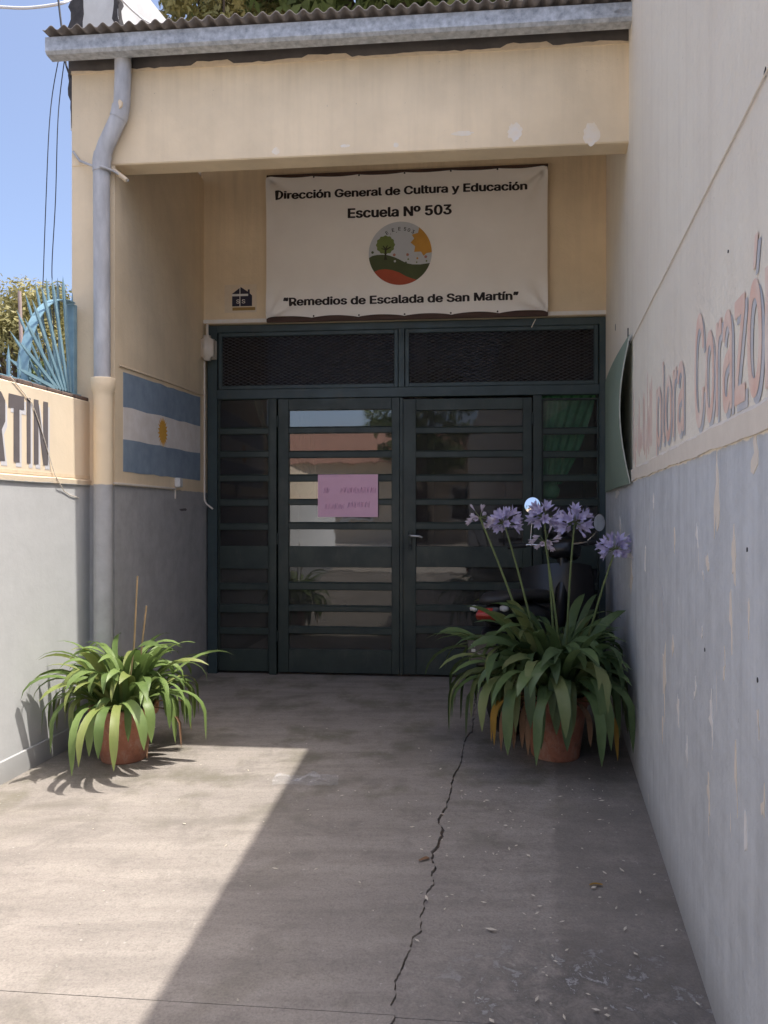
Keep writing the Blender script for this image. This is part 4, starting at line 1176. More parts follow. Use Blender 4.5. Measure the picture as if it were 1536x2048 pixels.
curtain('curtain', X(1084), X(1200), YD + 0.11, 'green gathered curtain behind the sidelight by the motorcycle', 0.74, -1)
curtain('curtain', X(490), X(620), YD + 0.20, 'green curtain behind the left sidelight and pink paper', 0.7, 1)
# low pale cabinet inside
cb = thing('cabinet', FL(2.0, YD + 1.0, 0.004), 'pale cabinet standing inside behind the right sidelight', 'cabinet')
MB().box(2.1, 2.75, YD + 0.9, YD + 1.3, 0.004, 1.6, FL, 0.01).build('carcass', 'plaster_in_pale', cb)
for x in (2.12, 2.435):
    o = MB().box(x, x + 0.3, YD + 0.88, YD + 0.899, 0.05, 1.57, FL, 0.004).build('cabinet_door', 'house_cream', cb)
    MB().box(x + 0.25, x + 0.265, YD + 0.865, YD + 0.879, 0.8, 0.92, FL, 0.003).build('knob', 'steel', o)

# ================================================================== POTTED AGAPANTHUS
def strap_leaf(base, az, L, w, el0, droop, mat, parent, twist=0.0, seed=0):
    """arching channelled strap leaf"""
    r = random.Random(seed)
    n = 12
    pts = [Vector(base)]; el = el0; aa = az
    step = L / n
    dirs = []
    for k in range(n):
        d = Vector((math.cos(aa) * math.cos(el), math.sin(aa) * math.cos(el), math.sin(el)))
        dirs.append(d)
        pts.append(pts[-1] + d * step)
        el -= droop * (0.12 + 2.3 * (k / n) ** 1.25) / n * 1.75
        el = max(el, -1.5)
        aa += twist / n
    vs = []
    for k, p_ in enumerate(pts):
        d = dirs[min(k, n - 1)]
        t = k / n
        sd = d.cross(Vector((0, 0, 1)))
        if sd.length < 1e-3: sd = Vector((-math.sin(az), math.cos(az), 0))
        sd.normalize()
        sd = (Matrix.Rotation(twist * 0.8 * t, 3, d) @ sd)
        nn = sd.cross(d).normalized()
        if nn.z < 0 and d.z > 0.2: nn = -nn
        ww = w * (0.62 + 0.5 * math.sin(min(1, t * 1.35) * math.pi * 0.5)) * (1 if t < 0.72 else max(0.0, 1 - ((t - 0.72) / 0.28) ** 2.2))
        ww = max(ww, 0.0015)
        ch = 0.18 * ww * (1 - t * 0.6)
        vs += [p_ + sd * ww * 0.5 + nn * ch, p_, p_ - sd * ww * 0.5 + nn * ch]
    fs = []
    for k in range(n):
        a = k * 3
        fs += [(a, a + 1, a + 4, a + 3), (a + 1, a + 2, a + 5, a + 4)]
    mb = MB(); mb.add(vs, fs, True)
    zmin = min(v.z for v in mb.v)
    return mb
def pot(parent, c, rb, rt, h, seed=0):
    fr = lambda a, b, z: c + Vector((a, b, z))
    mb = MB()
    mb.lathe([(0.0, 0.0), (rb * 0.96, 0.0), (rb, 0.008), (rb + (rt - rb) * 0.55, h * 0.6), (rt * 0.97, h - 0.05), (rt * 0.975, h - 0.046), (rt * 1.05, h - 0.044), (rt * 1.07, h - 0.006), (rt * 1.05, h), (rt * 0.95, h), (rt * 0.93, h - 0.03)], 32, fr)
    o = mb.build('pot', 'terracotta', parent)
    MB().lathe([(rt * 0.93, h - 0.03), (rt * 0.5, h - 0.02), (0.0, h - 0.015)], 24, fr).build('soil', 'soil', o)
    return o
def inside(v):
    return v.z > 0.002 and v.x < rwx(v.y) - 0.012 and v.x > lwx(v.y) + 0.016
def leaves(parent, c, h, n, mat, Lr, wr, elr, seed, rim, drm=1.0):
    r = random.Random(seed); made = 0; k = 0
    while made < n and k < n * 6:
        k += 1
        az = (made * 2.39996 + r.uniform(-0.35, 0.35))
        rr = rim * math.sqrt(r.random()) * 0.7
        base = c + Vector((math.cos(az) * rr, math.sin(az) * rr, h - 0.03))
        q = r.random()
        el = elr[0] + (elr[1] - elr[0]) * q
        L = r.uniform(*Lr) * (0.82 + 0.3 * (1 - q))
        w = r.uniform(*wr) * r.uniform(0.75, 1.12)
        dr = r.uniform(0.95, 1.75) * (0.75 + 0.6 * q) * drm
        mb = strap_leaf(base, az, L, w, el, dr, mat, parent, r.uniform(-0.9, 0.9), r.random())
        if not all(inside(v) for v in mb.v):
            for tr in range(8):
                L *= 0.88; el = min(1.5, el + 0.06)
                mb = strap_leaf(base, az, L, w, el, dr, mat, parent, 0.1, r.random())
                if all(inside(v) for v in mb.v): break
            else:
                continue
        qq = r.random()
        mb.build('leaf', mat + ('_b' if qq < 0.28 else '_c' if qq > 0.84 else ''), parent)
        made += 1
lc = floor_pt(232, 1531); lc = Vector((lc.x, lc.y + 0.115, 0.0))
lp = thing('potted_agapanthus', lc, 'sunlit pale green strap leaved plant in terracotta pot, by the low wall', 'plant')
pot(lp, lc, 0.112, 0.16, 0.275)
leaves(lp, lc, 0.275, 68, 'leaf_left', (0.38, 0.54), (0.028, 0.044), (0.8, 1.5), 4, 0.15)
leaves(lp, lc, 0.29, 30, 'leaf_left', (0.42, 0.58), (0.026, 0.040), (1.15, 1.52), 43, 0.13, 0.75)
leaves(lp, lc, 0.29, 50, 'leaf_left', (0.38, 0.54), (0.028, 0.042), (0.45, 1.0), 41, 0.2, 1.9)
for (xa_, ya_, px_, py_) in ((0.02, 0.0, 275, 1152), (0.035, 0.01, 293, 1212)):
    b = lc + Vector((xa_, ya_, 0.25)); tp = CAM + ray(px_, py_) * lc.y
    mb = MB(); mb.tube([b, b.lerp(tp, 0.5) + Vector((0.008, 0, 0)), tp], [0.006, 0.005, 0.0045], 7)
    mb.build('flower_stalk', 'stem_dry', lp)
for k, a in enumerate((5.3, 0.4, 5.9)):
    mb = strap_leaf(lc + Vector((math.cos(a) * 0.12, math.sin(a) * 0.12, 0.26)), a, 0.36, 0.018, 0.2, 2.3, 'leaf_dry', lp, 0.3, k)
    if all(inside(v) for v in mb.v): mb.build('dry_leaf', 'leaf_dry' if k != 1 else 'leaf_yellow', lp)

rc = floor_pt(1122, 1524); rc = Vector((rc.x, rc.y + 0.125, -0.006))
rp = thing('potted_agapanthus', rc, 'shaded dark green plant with lilac flower heads in pot before the motorcycle', 'plant')
pot(rp, rc, 0.122, 0.17, 0.33)
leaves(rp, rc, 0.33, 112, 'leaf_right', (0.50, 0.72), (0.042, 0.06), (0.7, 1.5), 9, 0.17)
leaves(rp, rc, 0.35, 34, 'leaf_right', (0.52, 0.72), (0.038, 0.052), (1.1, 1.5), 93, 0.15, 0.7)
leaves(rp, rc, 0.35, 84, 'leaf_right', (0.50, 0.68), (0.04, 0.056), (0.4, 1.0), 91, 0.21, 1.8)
for k, (a, L) in enumerate(((3.6, 0.42), (3.9, 0.4), (5.15, 0.46), (4.0, 0.38), (3.4, 0.36), (4.9, 0.34), (3.75, 0.44), (4.1, 0.42), (3.5, 0.40), (3.85, 0.45), (4.2, 0.40))):
    for tr in range(6):
        mb = strap_leaf(rc + Vector((math.cos(a) * 0.15, math.sin(a) * 0.15, 0.31)), a, L, 0.026, 0.25, 2.5, '', rp, 0.4, k)
        if all(inside(v) for v in mb.v): break
        L *= 0.9
    else:
        continue
    mb.build('withered_leaf', 'leaf_yellow' if k in (0, 2, 8) else 'leaf_dry', rp)
def flower(stem_pts, tip, rad, nfl, mat, faded, seed, depth):
    r = random.Random(seed)
    top = CAM + ray(*tip) * depth
    b = rc + Vector((stem_pts[0], stem_pts[1], 0.3))
    mid = b.lerp(top, 0.5) + Vector((0.02 * (1 if top.x > b.x else -1) * -1, 0, 0.03))
    pts = [b.lerp(mid, t) .lerp(mid.lerp(top, t), t) for t in [k / 8 for k in range(9)]]
    mb = MB(); mb.tube(pts, [0.0075 - 0.003 * k / 8 for k in range(9)], 7)
    stem = mb.build('flower_stem', 'stem_green', rp)
    pet = MB(); ped = MB()
    for k in range(nfl):
        ph = math.acos(1 - 1.55 * (k + 0.5) / nfl); th = k * 2.39996
        d = Vector((math.sin(ph) * math.cos(th), math.sin(ph) * math.sin(th), math.cos(ph) * 0.9))
        d = (d + Vector((r.uniform(-.2, .2), r.uniform(-.2, .2), r.uniform(-.2, .2)))).normalized()
        rr = rad * r.uniform(0.38, 0.68)
        p1 = top + d * rr
        if faded and r.random() < 0.4:
            d = (d + Vector((0, 0, -0.9))).normalized()
        ped.tube([top, p1], 0.0016, 4)
        a = d.orthogonal().normalized(); c_ = d.cross(a)
        fsz = r.uniform(0.7, 1.1); bud = r.random() < 0.18
        L1, L2 = rad * 0.34 * fsz, rad * 0.66 * fsz
        spread = rad * (0.06 if bud else r.uniform(0.26, 0.38) if not faded else 0.2) * fsz
        for m in range(6):
            t0 = 2 * math.pi * m / 6 + k
            u = a * math.cos(t0) + c_ * math.sin(t0); s_ = d.cross(u)
            w = rad * (0.085 if not bud else 0.05)
            pet.add([p1, p1 + d * L1 + u * spread * 0.38 + s_ * w, p1 + d * L2 + u * spread * 1.25, p1 + d * L1 + u * spread * 0.38 - s_ * w, p1 + d * (L1 + L2) * 0.5 + u * spread * 0.75 + s_ * w * 1.3, p1 + d * (L1 + L2) * 0.5 + u * spread * 0.75 - s_ * w * 1.3],
                    [(0, 1, 3), (1, 4, 5, 3), (4, 2, 5)])
    pet.v = [Vector((min(v.x, rwx(v.y) - 0.006), v.y, v.z)) for v in pet.v]
    pet.build('flower_head', mat, stem)
    ped.build('flower_stalks', 'stem_green', stem)
dF = rc.y
flower((-0.06, -0.02), (960, 1036), 0.07, 11, 'petal_faded', True, 1, dF - 0.05)
flower((-0.04, 0.02), (1008, 1046), 0.078, 21, 'petal', False, 2, dF)
flower((0.0, 0.0), (1088, 1036), 0.08, 22, 'petal', False, 3, dF + 0.03)
flower((0.06, 0.02), (1149, 1046), 0.088, 24, 'petal', False, 4, dF - 0.03)
flower((0.03, -0.04), (1090, 1085), 0.07, 12, 'petal_faded', True, 5, dF - 0.08)
flower((0.12, 0.06), (1231, 1098), 0.078, 19, 'petal', False, 6, dF - 0.12)

# ================================================================== MOTORCYCLE
hd = Vector((0.557, 0.83, 0)).normalized()
moto_o = Vector((0.735, 4.22, -0.006))
ma = math.atan2(hd.y, hd.x)
LEAN = R(-4)
def MO(x, y, z):           # x forward from the rear axle, y to the left, z up
    yy = y * math.cos(LEAN) - z * math.sin(LEAN); zz = y * math.sin(LEAN) + z * math.cos(LEAN)
    return moto_o + hd * x + Vector((-hd.y, hd.x, 0)) * yy + Vector((0, 0, zz))
mt = thing('motorcycle', moto_o + hd * 0.6, 'small black motorcycle parked behind the flowering pot, rear to the street', 'motorcycle', ma)
def wheel(x, fat):
    fr = lambda a, b, t: MO(x + a, t, 0.285 + b)
    mb = MB(); n = 32; m = 10; vs = []; fs = []
    for i in range(n):
        th = 2 * math.pi * i / n
        for k in range(m):
            ph = 2 * math.pi * k / m
            rr = 0.285 - fat + fat * math.cos(ph); vs.append(fr(rr * math.cos(th), rr * math.sin(th), fat * 1.0 * math.sin(ph)))
    for i in range(n):
        for k in range(m):
            fs.append((i * m + k, ((i + 1) % n) * m + k, ((i + 1) % n) * m + (k + 1) % m, i * m + (k + 1) % m))
    mb.add(vs, fs, True)
    w = mb.build('wheel', 'rubber', mt)
    rim = MB()
    rim.lathe([(0.205, -0.022), (0.222, -0.026), (0.222, 0.026), (0.205, 0.022), (0.205, -0.022)], 28, fr)
    rim.lathe([(0.0, -0.05), (0.045, -0.048), (0.055, 0.0), (0.045, 0.048), (0, 0.05)], 16, fr)
    for k in range(6):
        t = math.pi * 2 * k / 6
        rim.tube([fr(0.04 * math.cos(t), 0.04 * math.sin(t), 0), fr(0.21 * math.cos(t), 0.21 * math.sin(t), 0)], 0.011, 6)
    rim.build('rim', 'steel', w)
wheel(0.0, 0.048); wheel(1.21, 0.042)
def loft(secs, n=14):
    """secs: (x, zc, half width, half height)"""
    mb = MB(); vs = []; fs = []
    for x, zc, hw, hh in secs:
        for k in range(n):
            t = 2 * math.pi * k / n
            c_, s_ = math.cos(t), math.sin(t)
            vs.append(MO(x, hw * math.copysign(abs(c_) ** 0.7, c_), zc + hh * math.copysign(abs(s_) ** 0.7, s_)))
    for i in range(len(secs) - 1):
        for k in range(n):
            fs.append((i * n + k, i * n + (k + 1) % n, (i + 1) * n + (k + 1) % n, (i + 1) * n + k))
    fs += [tuple(range(n)), tuple(range((len(secs) - 1) * n, len(secs) * n))]
    return mb.add(vs, fs, True)
loft([(-0.22, 0.70, 0.05, 0.04), (-0.05, 0.68, 0.11, 0.08), (0.2, 0.64, 0.12, 0.10), (0.45, 0.58, 0.10, 0.10), (0.6, 0.50, 0.07, 0.07)]).build('tail_fairing', 'moto_black', mt)
loft([(-0.20, 0.775, 0.07, 0.02), (-0.05, 0.785, 0.12, 0.032), (0.2, 0.77, 0.135, 0.036), (0.42, 0.745, 0.12, 0.04), (0.58, 0.71, 0.08, 0.03)]).build('seat', 'seat_vinyl', mt)
loft([(0.45, 0.42, 0.07, 0.10), (0.62, 0.38, 0.09, 0.12), (0.78, 0.40, 0.08, 0.10)]).build('engine', 'steel', mt)
mb = MB()
def shield(u, v):
    y = (u - 0.5) * 2; z = 0.30 + 0.60 * v
    hw = 0.21 * (0.62 + 0.6 * math.sin(math.pi * min(1, v * 0.62 + 0.08)))
    return MO(0.84 + 0.05 * v - 0.10 * y * y + 0.02 * math.cos(v * 5), y * hw, z + 0.02 * (1 - y * y))
mb.grid(14, 12, shield); mb.grid(14, 12, lambda u, v: shield(u, v) + hd * 0.012); mb.build('leg_shield', 'moto_black', mt)
mb = MB(); mb.tube([MO(0.55, 0, 0.50), MO(0.75, 0, 0.52), MO(0.93, 0, 0.82), MO(0.92, 0, 1.0)], [0.05, 0.05, 0.045, 0.03], 10); mb.build('frame', 'moto_black', mt)
for s_ in (-1, 1):
    mb = MB(); mb.tube([MO(0.97, s_ * 0.075, 0.80), MO(1.21, s_ * 0.07, 0.285)], 0.018, 8); mb.build('fork', 'steel', mt)
loft([(0.85, 1.01, 0.08, 0.05), (0.93, 1.02, 0.13, 0.075), (1.02, 1.0, 0.10, 0.075), (1.07, 0.98, 0.06, 0.05)]).build('handlebar_cowl', 'moto_black', mt)
mb = MB(); mb.lathe([(0, 0.0), (0.06, 0.004), (0.068, 0.012)], 16, lambda a, b, t: MO(1.06 + t * 1.2, a, 0.985 + b)); mb.build('headlight', 'plastic_white', mt)
mb = MB(); mb.tube([MO(0.80, 0.33, 1.045), MO(0.87, 0.2, 1.05), MO(0.92, 0, 1.03), MO(0.87, -0.2, 1.05), MO(0.80, -0.33, 1.045)], 0.011, 8); hb = mb.build('handlebar', 'chrome', mt)
for s_ in (-1, 1):
    mb = MB(); mb.tube([MO(0.80, s_ * 0.335, 1.045), MO(0.845, s_ * 0.22, 1.05)], 0.018, 10); mb.build('grip', 'rubber', hb)
    mb = MB(); mb.tube([MO(0.87, s_ * 0.2, 1.055), MO(0.90, s_ * 0.27, 1.04), MO(0.85, s_ * 0.345, 1.035)], 0.006, 6); mb.build('brake_lever', 'steel', hb)
    stk = MB(); stk.tube([MO(0.87, s_ * 0.20, 1.06), (MO(0.89, 0.19, 1.17) if s_ > 0 else MO(0.87, -0.25, 1.10)), (MO(0.88, 0.17, 1.25) if s_ > 0 else MO(0.85, -0.28, 1.13))], 0.005, 6)
    stk = stk.build('mirror_stalk', 'chrome', mt)
    cpos = MO(0.87, 0.165, 1.315) if s_ > 0 else MO(0.84, -0.29, 1.17)
    nrm = (-hd + Vector((0, 0, 0.12)) + Vector((hd.y, -hd.x, 0)) * 0.15 * s_ - Vector((0.2, 0.25, 0)) ).normalized()
    if s_ < 0: nrm = (Vector((hd.y, -hd.x, 0)) * 0.9 - hd * 0.35).normalized()
    ax_ = nrm.cross(Vector((0, 0, 1))).normalized(); up_ = ax_.cross(nrm)
    fr = lambda a, b, t: cpos + ax_ * a + up_ * b + nrm * t
    mb = MB(); mb.lathe([(0.0, -0.03), (0.04, -0.022), (0.058, 0.0), (0.06, 0.004), (0.055, 0.005)], 20, fr); sh_ = mb.build('mirror', 'moto_black', mt)
    mb = MB(); mb.lathe([(0.0, 0.0055), (0.055, 0.0045)], 20, fr, False); mb.build('mirror_glass', 'mirror_glass', sh_)
mb = MB(); mb.grid(8, 6, lambda u, v: MO(-0.25 - 0.035 * math.sin(v * math.pi), (u - 0.5) * 0.12 * (1 - 0.35 * v), 0.675 + 0.065 * v)); mb.build('tail_light', 'red_lens', mt)
for s_ in (-1, 1):
    mb = MB(); mb.lathe([(0, 0.02), (0.013, 0.016), (0.019, 0.0), (0.013, -0.014), (0, -0.014)], 12, lambda a, b, t: MO(-0.22 + b, s_ * 0.088 + t * 1.4 * s_, 0.735 + a)); mb.build('turn_signal', 'plate_white', mt)
loft([(-0.30, 0.44, 0.06, 0.012), (-0.24, 0.54, 0.07, 0.012), (-0.16, 0.61, 0.08, 0.02), (0.05, 0.61, 0.07, 0.02)]).build('rear_mudguard', 'moto_black', mt)
pl = MB().box(-0.335, -0.328, -0.085, 0.085, 0.46, 0.58, MO, 0.003).build('number_plate', 'moto_black', mt)
for k, (y, z) in enumerate(((0.05, 0.55), (0.05, 0.525), (0.05, 0.50), (0.015, 0.50), (-0.02, 0.50))):
    MB().box(-0.338, -0.3352, y - 0.012, y + 0.012, z - 0.008, z + 0.008, MO, 0.003).build('plate_mark', 'plate_white', pl)
loft([(1.0, 0.56, 0.05, 0.015), (1.12, 0.605, 0.06, 0.018), (1.25, 0.61, 0.06, 0.016), (1.38, 0.56, 0.05, 0.012)]).build('front_mudguard', 'moto_black', mt)
mb = MB(); mb.tube([MO(0.55, -0.1, 0.28), MO(0.3, -0.13, 0.27), MO(-0.05, -0.15, 0.36), MO(-0.25, -0.155, 0.42)], [0.02, 0.025, 0.04, 0.042], 10); mb.build('exhaust', 'chrome', mt)
for s_ in (-1, 1):
    mb = MB(); mb.tube([MO(0.0, s_ * 0.1, 0.30), MO(0.08, s_ * 0.12, 0.60)], 0.022, 8); mb.build('shock_absorber', 'moto_black', mt)
    mb = MB(); mb.tube([MO(0.45, s_ * 0.07, 0.30), MO(0.0, s_ * 0.075, 0.285)], 0.018, 8); mb.build('swingarm', 'moto_black', mt)
mb = MB(); mb.tube([MO(0.5, 0.08, 0.25), MO(0.42, 0.24, 0.022)], 0.011, 6); mb.build('side_stand', 'moto_black', mt)

# ================================================================== BACKGROUND: parapet block, cables, trees, roofs
A = Vector((-1.735, 4.9, 0)); u = Vector((0.46, 0.888, 0)); vdir = Vector((-0.888, 0.46, 0))
pk = thing('parapet_block', A + u * 0.3 + vdir * 0.22 + Vector((0, 0, 3.8)), 'stained white masonry block rising behind the left end of the roof', 'parapet')
mb = MB()
def PB(a, b, z): return A + u * a + vdir * b + Vector((0, 0, z))
for (a, b) in (): pass
vs = [PB(0, 0, 3.85), PB(0.62, 0, 3.85), PB(0.62, 0.45, 3.85), PB(0, 0.45, 3.85), PB(0, 0, 4.86), PB(0.62, 0, 4.66), PB(0.62, 0.45, 4.66), PB(0, 0.45, 4.9)]
mb.add(vs, [(0, 1, 5, 4), (1, 2, 6, 5), (2, 3, 7, 6), (3, 0, 4, 7), (4, 5, 6, 7), (3, 2, 1, 0)]); mb.build('plaster_block', 'plaster_white', pk)
r = random.Random(5)
def ragged(b0, b1, z0, z1, face):
    pts = []; n = 22
    for k in range(n + 1): pts.append((b0 + r.uniform(-0.01, 0.012), z0 + (z1 - z0) * k / n))
    for k in range(n, -1, -1): pts.append((b1 + r.uniform(-0.02, 0.02), z0 + (z1 - z0) * k / n))
    return MB().prism(pts, -0.003, 0.002, face)
ragged(0.33, 0.455, 3.86, 4.88, lambda a, b, t: PB(t, a, b)).build('damp_stain', 'stain_black', pk)
ragged(0.0, 0.045, 3.86, 4.85, lambda a, b, t: PB(t, a, b)).build('damp_stain', 'stain_black', pk)
ragged(0.0, 0.03, 3.86, 4.85, lambda a, b, t: PB(a, t, b)).build('damp_stain', 'stain_black', pk)
mb = MB(); mb.tube([CAM + ray(240, -4) * 4.82, CAM + ray(262, 18) * 4.9, CAM + ray(285, 38) * 4.95, CAM + ray(315, 55) * 5.0], 0.008, 6)
mb.build('white_pipe', 'cable_white', pk)
def cable(pts, d, r_, mat, label):
    P = [CAM + ray(*q[:2]) * (q[2] if len(q) > 2 else d) for q in pts]
    Q = []
    for i in range(len(P) - 1):
        p0, p1, p2, p3 = P[max(i - 1, 0)], P[i], P[i + 1], P[min(i + 2, len(P) - 1)]
        for k in range(6):
            t = k / 6
            Q.append(0.5 * ((2 * p1) + (-p0 + p2) * t + (2 * p0 - 5 * p1 + 4 * p2 - p3) * t * t + (-p0 + 3 * p1 - 3 * p2 + p3) * t ** 3))
    Q.append(P[-1])
    MB().tube(Q, r_, 6).build('overhead_cable', mat, label=label, cat='cable')
cable([(-90, 8), (0, 14), (50, 16), (100, 11), (131, 4), (150, -8, 5.0)], 4.7, 0.009, 'cable_white', 'thick white cable crossing the sky at the top left corner')
cable([(112, -40), (119, 20), (125, 70), (130, 118), (136, 142), (147, 166)], 4.28, 0.0055, 'cable_black', 'black cable reaching the pillar corner under the gutter end')
cable([(121, 100, 4.35), (106, 180), (98, 260), (92, 400), (87, 540), (86, 600), (92, 800)], 4.45, 0.0028, 'cable_black', 'left one of two thin wires hanging beside the pillar')
cable([(130, 112, 4.35), (120, 190), (115, 260), (111, 400), (104, 530), (106, 600), (110, 800)], 4.45, 0.0028, 'cable_black', 'right one of two thin wires hanging beside the pillar')

def tree(name, base, h_trunk, centre, rad, n_cl, n_lf, leaf, mat, label, seed, tr=0.16):
    r = random.Random(seed)
    t = thing(name, base, label, 'tree')
    base = Vector(base); centre = Vector(centre)
    mb = MB()
    top = base + Vector((0, 0, h_trunk))
    mb.tube([base, base.lerp(top, .5) + Vector((.08, 0, 0)), top, centre + Vector((0, 0, rad[2] * 0.5))], [tr, tr * .85, tr * .7, tr * 0.2], 10)
    cls = []
    for k in range(n_cl):
        while True:
            q = Vector((r.uniform(-1, 1), r.uniform(-1, 1), r.uniform(-1, 1)))
            if 0.25 < q.length < 1: break
        cls.append((centre + Vector((q.x * rad[0], q.y * rad[1], q.z * rad[2])), r.uniform(0.16, 0.3) * min(rad)))
    for k in range(0, n_cl, 3):
        c_ = cls[k][0]
        mb.tube([top, top.lerp(c_, .5) + Vector((0, 0, 0.1 * rad[2])), c_], [tr * .45, tr * .25, tr * .06], 6)
    mb.build('trunk', 'bark', t)
    vs = []; fs = []
    for c_, cr in cls:
        for k in range(n_lf):
            d = Vector((r.gauss(0, 1), r.gauss(0, 1), r.gauss(0, 1))).normalized()
            p_ = c_ + d * cr * (r.random() ** 0.4) * 1.25
            a = (d + Vector((r.uniform(-.8, .8), r.uniform(-.8, .8), r.uniform(-.3, .9)))).normalized()
            x_ = a.orthogonal().normalized(); x_ = Matrix.Rotation(r.uniform(0, 6.28), 3, a) @ x_
            y_ = a.cross(x_)
            s_ = leaf * r.uniform(0.6, 1.2)
            o = len(vs)
            vs += [p_ - x_ * s_, p_ - y_ * s_ * .42, p_ + x_ * s_, p_ + y_ * s_ * .42]
            fs.append((o, o + 1, o + 2, o + 3))
    MB().add(vs, fs).build('crown', mat, t)
    return t
tree('leafy_tree', (1.0, 15.5, -0.06), 8.5, (1.0, 15.5, 12.6), (6.0, 3.0, 3.0), 190, 150, 0.19, 'foliage_dark', 'large dark leafy tree showing over the corrugated roof', 21, 0.3)
tree('leafy_tree', (-3.05, 13.8, -0.06), 7.0, (-3.05, 13.8, 11.0), (1.25, 1.2, 1.5), 34, 130, 0.10, 'foliage_gold', 'pale feathery tree top beside the white parapet block', 22, 0.14)
tree('leafy_tree', (-6.0, 12.5, -0.06), 2.4, (-6.0, 12.5, 3.7), (2.2, 1.6, 1.3), 110, 300, 0.05, 'foliage_gold', 'yellow green tree behind the blue spiked guard', 23, 0.15)
tree('leafy_tree', (-4.2, 10.6, -0.06), 1.4, (-4.6, 10.6, 2.3), (1.5, 1.0, 0.95), 40, 140, 0.075, 'foliage_dark', 'low dark bushy tree between the boundary wall and the yellow green tree', 24, 0.1)
mb = MB(); b = CAM + ray(43, 700) * 9.0; tpp = CAM + ray(39, 583) * 9.0
mb.tube([Vector((b.x + 0.01, b.y, -0.06)), b, tpp], 0.022, 8)
mb.build('thin_pole', 'plaster_in', label='thin pale pole standing before the yellow green tree', cat='pole')
# neighbour's low tiled roof just behind the boundary wall
nb = thing('neighbour_shed', (-4.4, 6.2, -0.06), 'brown tiled shed roof just behind the boundary wall', 'shed')
MB().box(-6.2, -2.9, 5.4, 7.2, -0.06, 1.93, W).build('wall', 'house_cream', nb)
mb = MB(); mb.add([W(-6.4, 5.2, 1.93), W(-2.75, 5.2, 1.93), W(-2.75, 6.3, 2.22), W(-6.4, 6.3, 2.22), W(-6.4, 7.4, 1.93), W(-2.75, 7.4, 1.93)], [(0, 1, 2, 3), (3, 2, 5, 4), (0, 3, 4), (1, 5, 2), (0, 4, 5, 1)])
mb.build('roof', 'brick_brown', nb)

# across the street (seen in the door glass)
hs = thing('street_house', (-5.0, -21.5, -0.06), 'cream house with brown roof across the street', 'house')
MB().box(-10.0, 1.0, -25, -18.2, -0.06, 3.2).build('wall', 'house_cream', hs)
mb = MB(); mb.add([W(-10.5, -17.8, 3.2), W(1.5, -17.8, 3.2), W(1.5, -21.5, 5.0), W(-10.5, -21.5, 5.0), W(-10.5, -25.4, 3.2), W(1.5, -25.4, 3.2)], [(0, 1, 2, 3), (3, 2, 5, 4), (0, 3, 4), (1, 5, 2), (0, 4, 5, 1)])
mb.build('roof', 'house_roof', hs)
for x in (-8.4, -5.6, -1.2):
    o = MB().box(x - 0.6, x + 0.6, -18.2, -18.15, 0.9, 2.2, W, 0.01).build('window', 'plastic_white', hs)
    MB().box(x - 0.52, x + 0.52, -18.15, -18.145, 0.98, 2.12, W).build('pane', 'glass_dark', o)
MB().box(-3.8, -2.9, -18.2, -18.14, -0.06, 2.1, W, 0.01).build('door', 'wood', hs)
tree('street_tree', (-2.6, -16.6, -0.06), 2.6, (-2.6, -16.6, 4.6), (2.2, 2.0, 1.9), 46, 90, 0.16, 'foliage_dark', 'street tree in front of the house across the road', 31, 0.16)

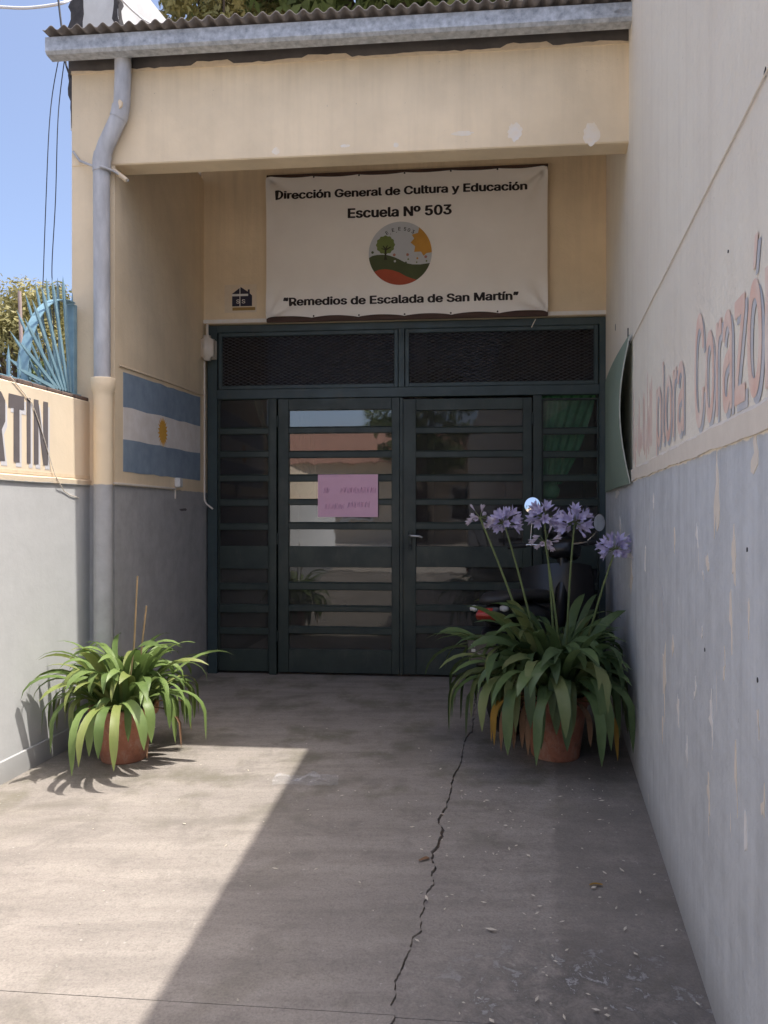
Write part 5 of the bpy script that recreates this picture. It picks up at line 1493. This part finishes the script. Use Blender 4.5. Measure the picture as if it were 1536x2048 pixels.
# ================================================================== LITTER ON THE PATH
r = random.Random(77)
mb = MB(); cnt = 0
while cnt < 210:
    x = r.uniform(-1.7, 1.2); y = r.uniform(1.3, 4.6)
    if r.random() < 0.55:
        x = r.uniform(0.1, 1.1); y = r.uniform(1.5, 3.4)
    if not (lwx(y) + 0.05 < x < rwx(y) - 0.03): continue
    s_ = r.uniform(0.0018, 0.0045) * (1.5 if r.random() < 0.1 else 1); a = r.uniform(0, 6.28)
    l_ = s_ * r.uniform(1.4, 3.2)
    ux, uy = math.cos(a), math.sin(a)
    z = 0.003; c_ = Vector((x, y, z))
    X_, Y_ = Vector((ux, uy, r.uniform(-.25, .25))) * l_, Vector((-uy, ux, r.uniform(-.2, .2))) * s_
    tp = Vector((0, 0, 0.0025))
    q = [c_ - X_, c_ - Y_, c_ + X_, c_ + Y_]
    for v in q: v.z = max(v.z, 0.0015)
    mb.add(q + [c_ + tp], [(0, 1, 4), (1, 2, 4), (2, 3, 4), (3, 0, 4), (3, 2, 1, 0)])
    cnt += 1
mb.build('petal_litter', 'petal_chip', label='fallen pale petals and chips scattered over the concrete', cat='litter', kind='stuff')
lf = floor_pt(838, 1725)
mb = strap_leaf(Vector((lf.x, lf.y, 0.006)), 0.5, 0.05, 0.014, 0.1, 0.3, '', None, 0.4, 3)
mb.v = [Vector((v.x, v.y, max(v.z, 0.004))) for v in mb.v]
mb.build('fallen_leaf', 'leaf_dry', label='single dry brown leaf lying left of the crack', cat='leaf')
lf = floor_pt(1205, 1770)
mb = strap_leaf(Vector((lf.x, lf.y, 0.0)), 2.9, 0.045, 0.016, 0.1, 0.3, '', None, 0.4, 3)
mb.v = [Vector((v.x, v.y, max(v.z, -0.001))) for v in mb.v]
mb.build('fallen_leaf', 'leaf_yellow', label='single yellow leaf lying right of the crack', cat='leaf')
# scrap of clear plastic on the shadow line
c0 = floor_pt(612, 1562)
def scrap(u, v):
    x = (u - 0.5) * 0.30; y = (v - 0.5) * 0.13
    z = 0.006 + 0.05 * max(0, mnoise.noise(Vector((u * 5, v * 4, 9))) + 0.18) * (1 - abs(u - .5) * 1.4) * math.sin(math.pi * min(max(v, 0.02), 0.98))
    return Vector((c0.x + x + 0.03 * mnoise.noise(Vector((u * 4, v * 5, 1))), c0.y + y + 0.03 * mnoise.noise(Vector((u * 4, v * 5, 5))), z))
MB().grid(26, 14, scrap, False).build('plastic_scrap', 'plastic_film', label='crumpled clear plastic scrap lying on the shadow edge', cat='plastic')
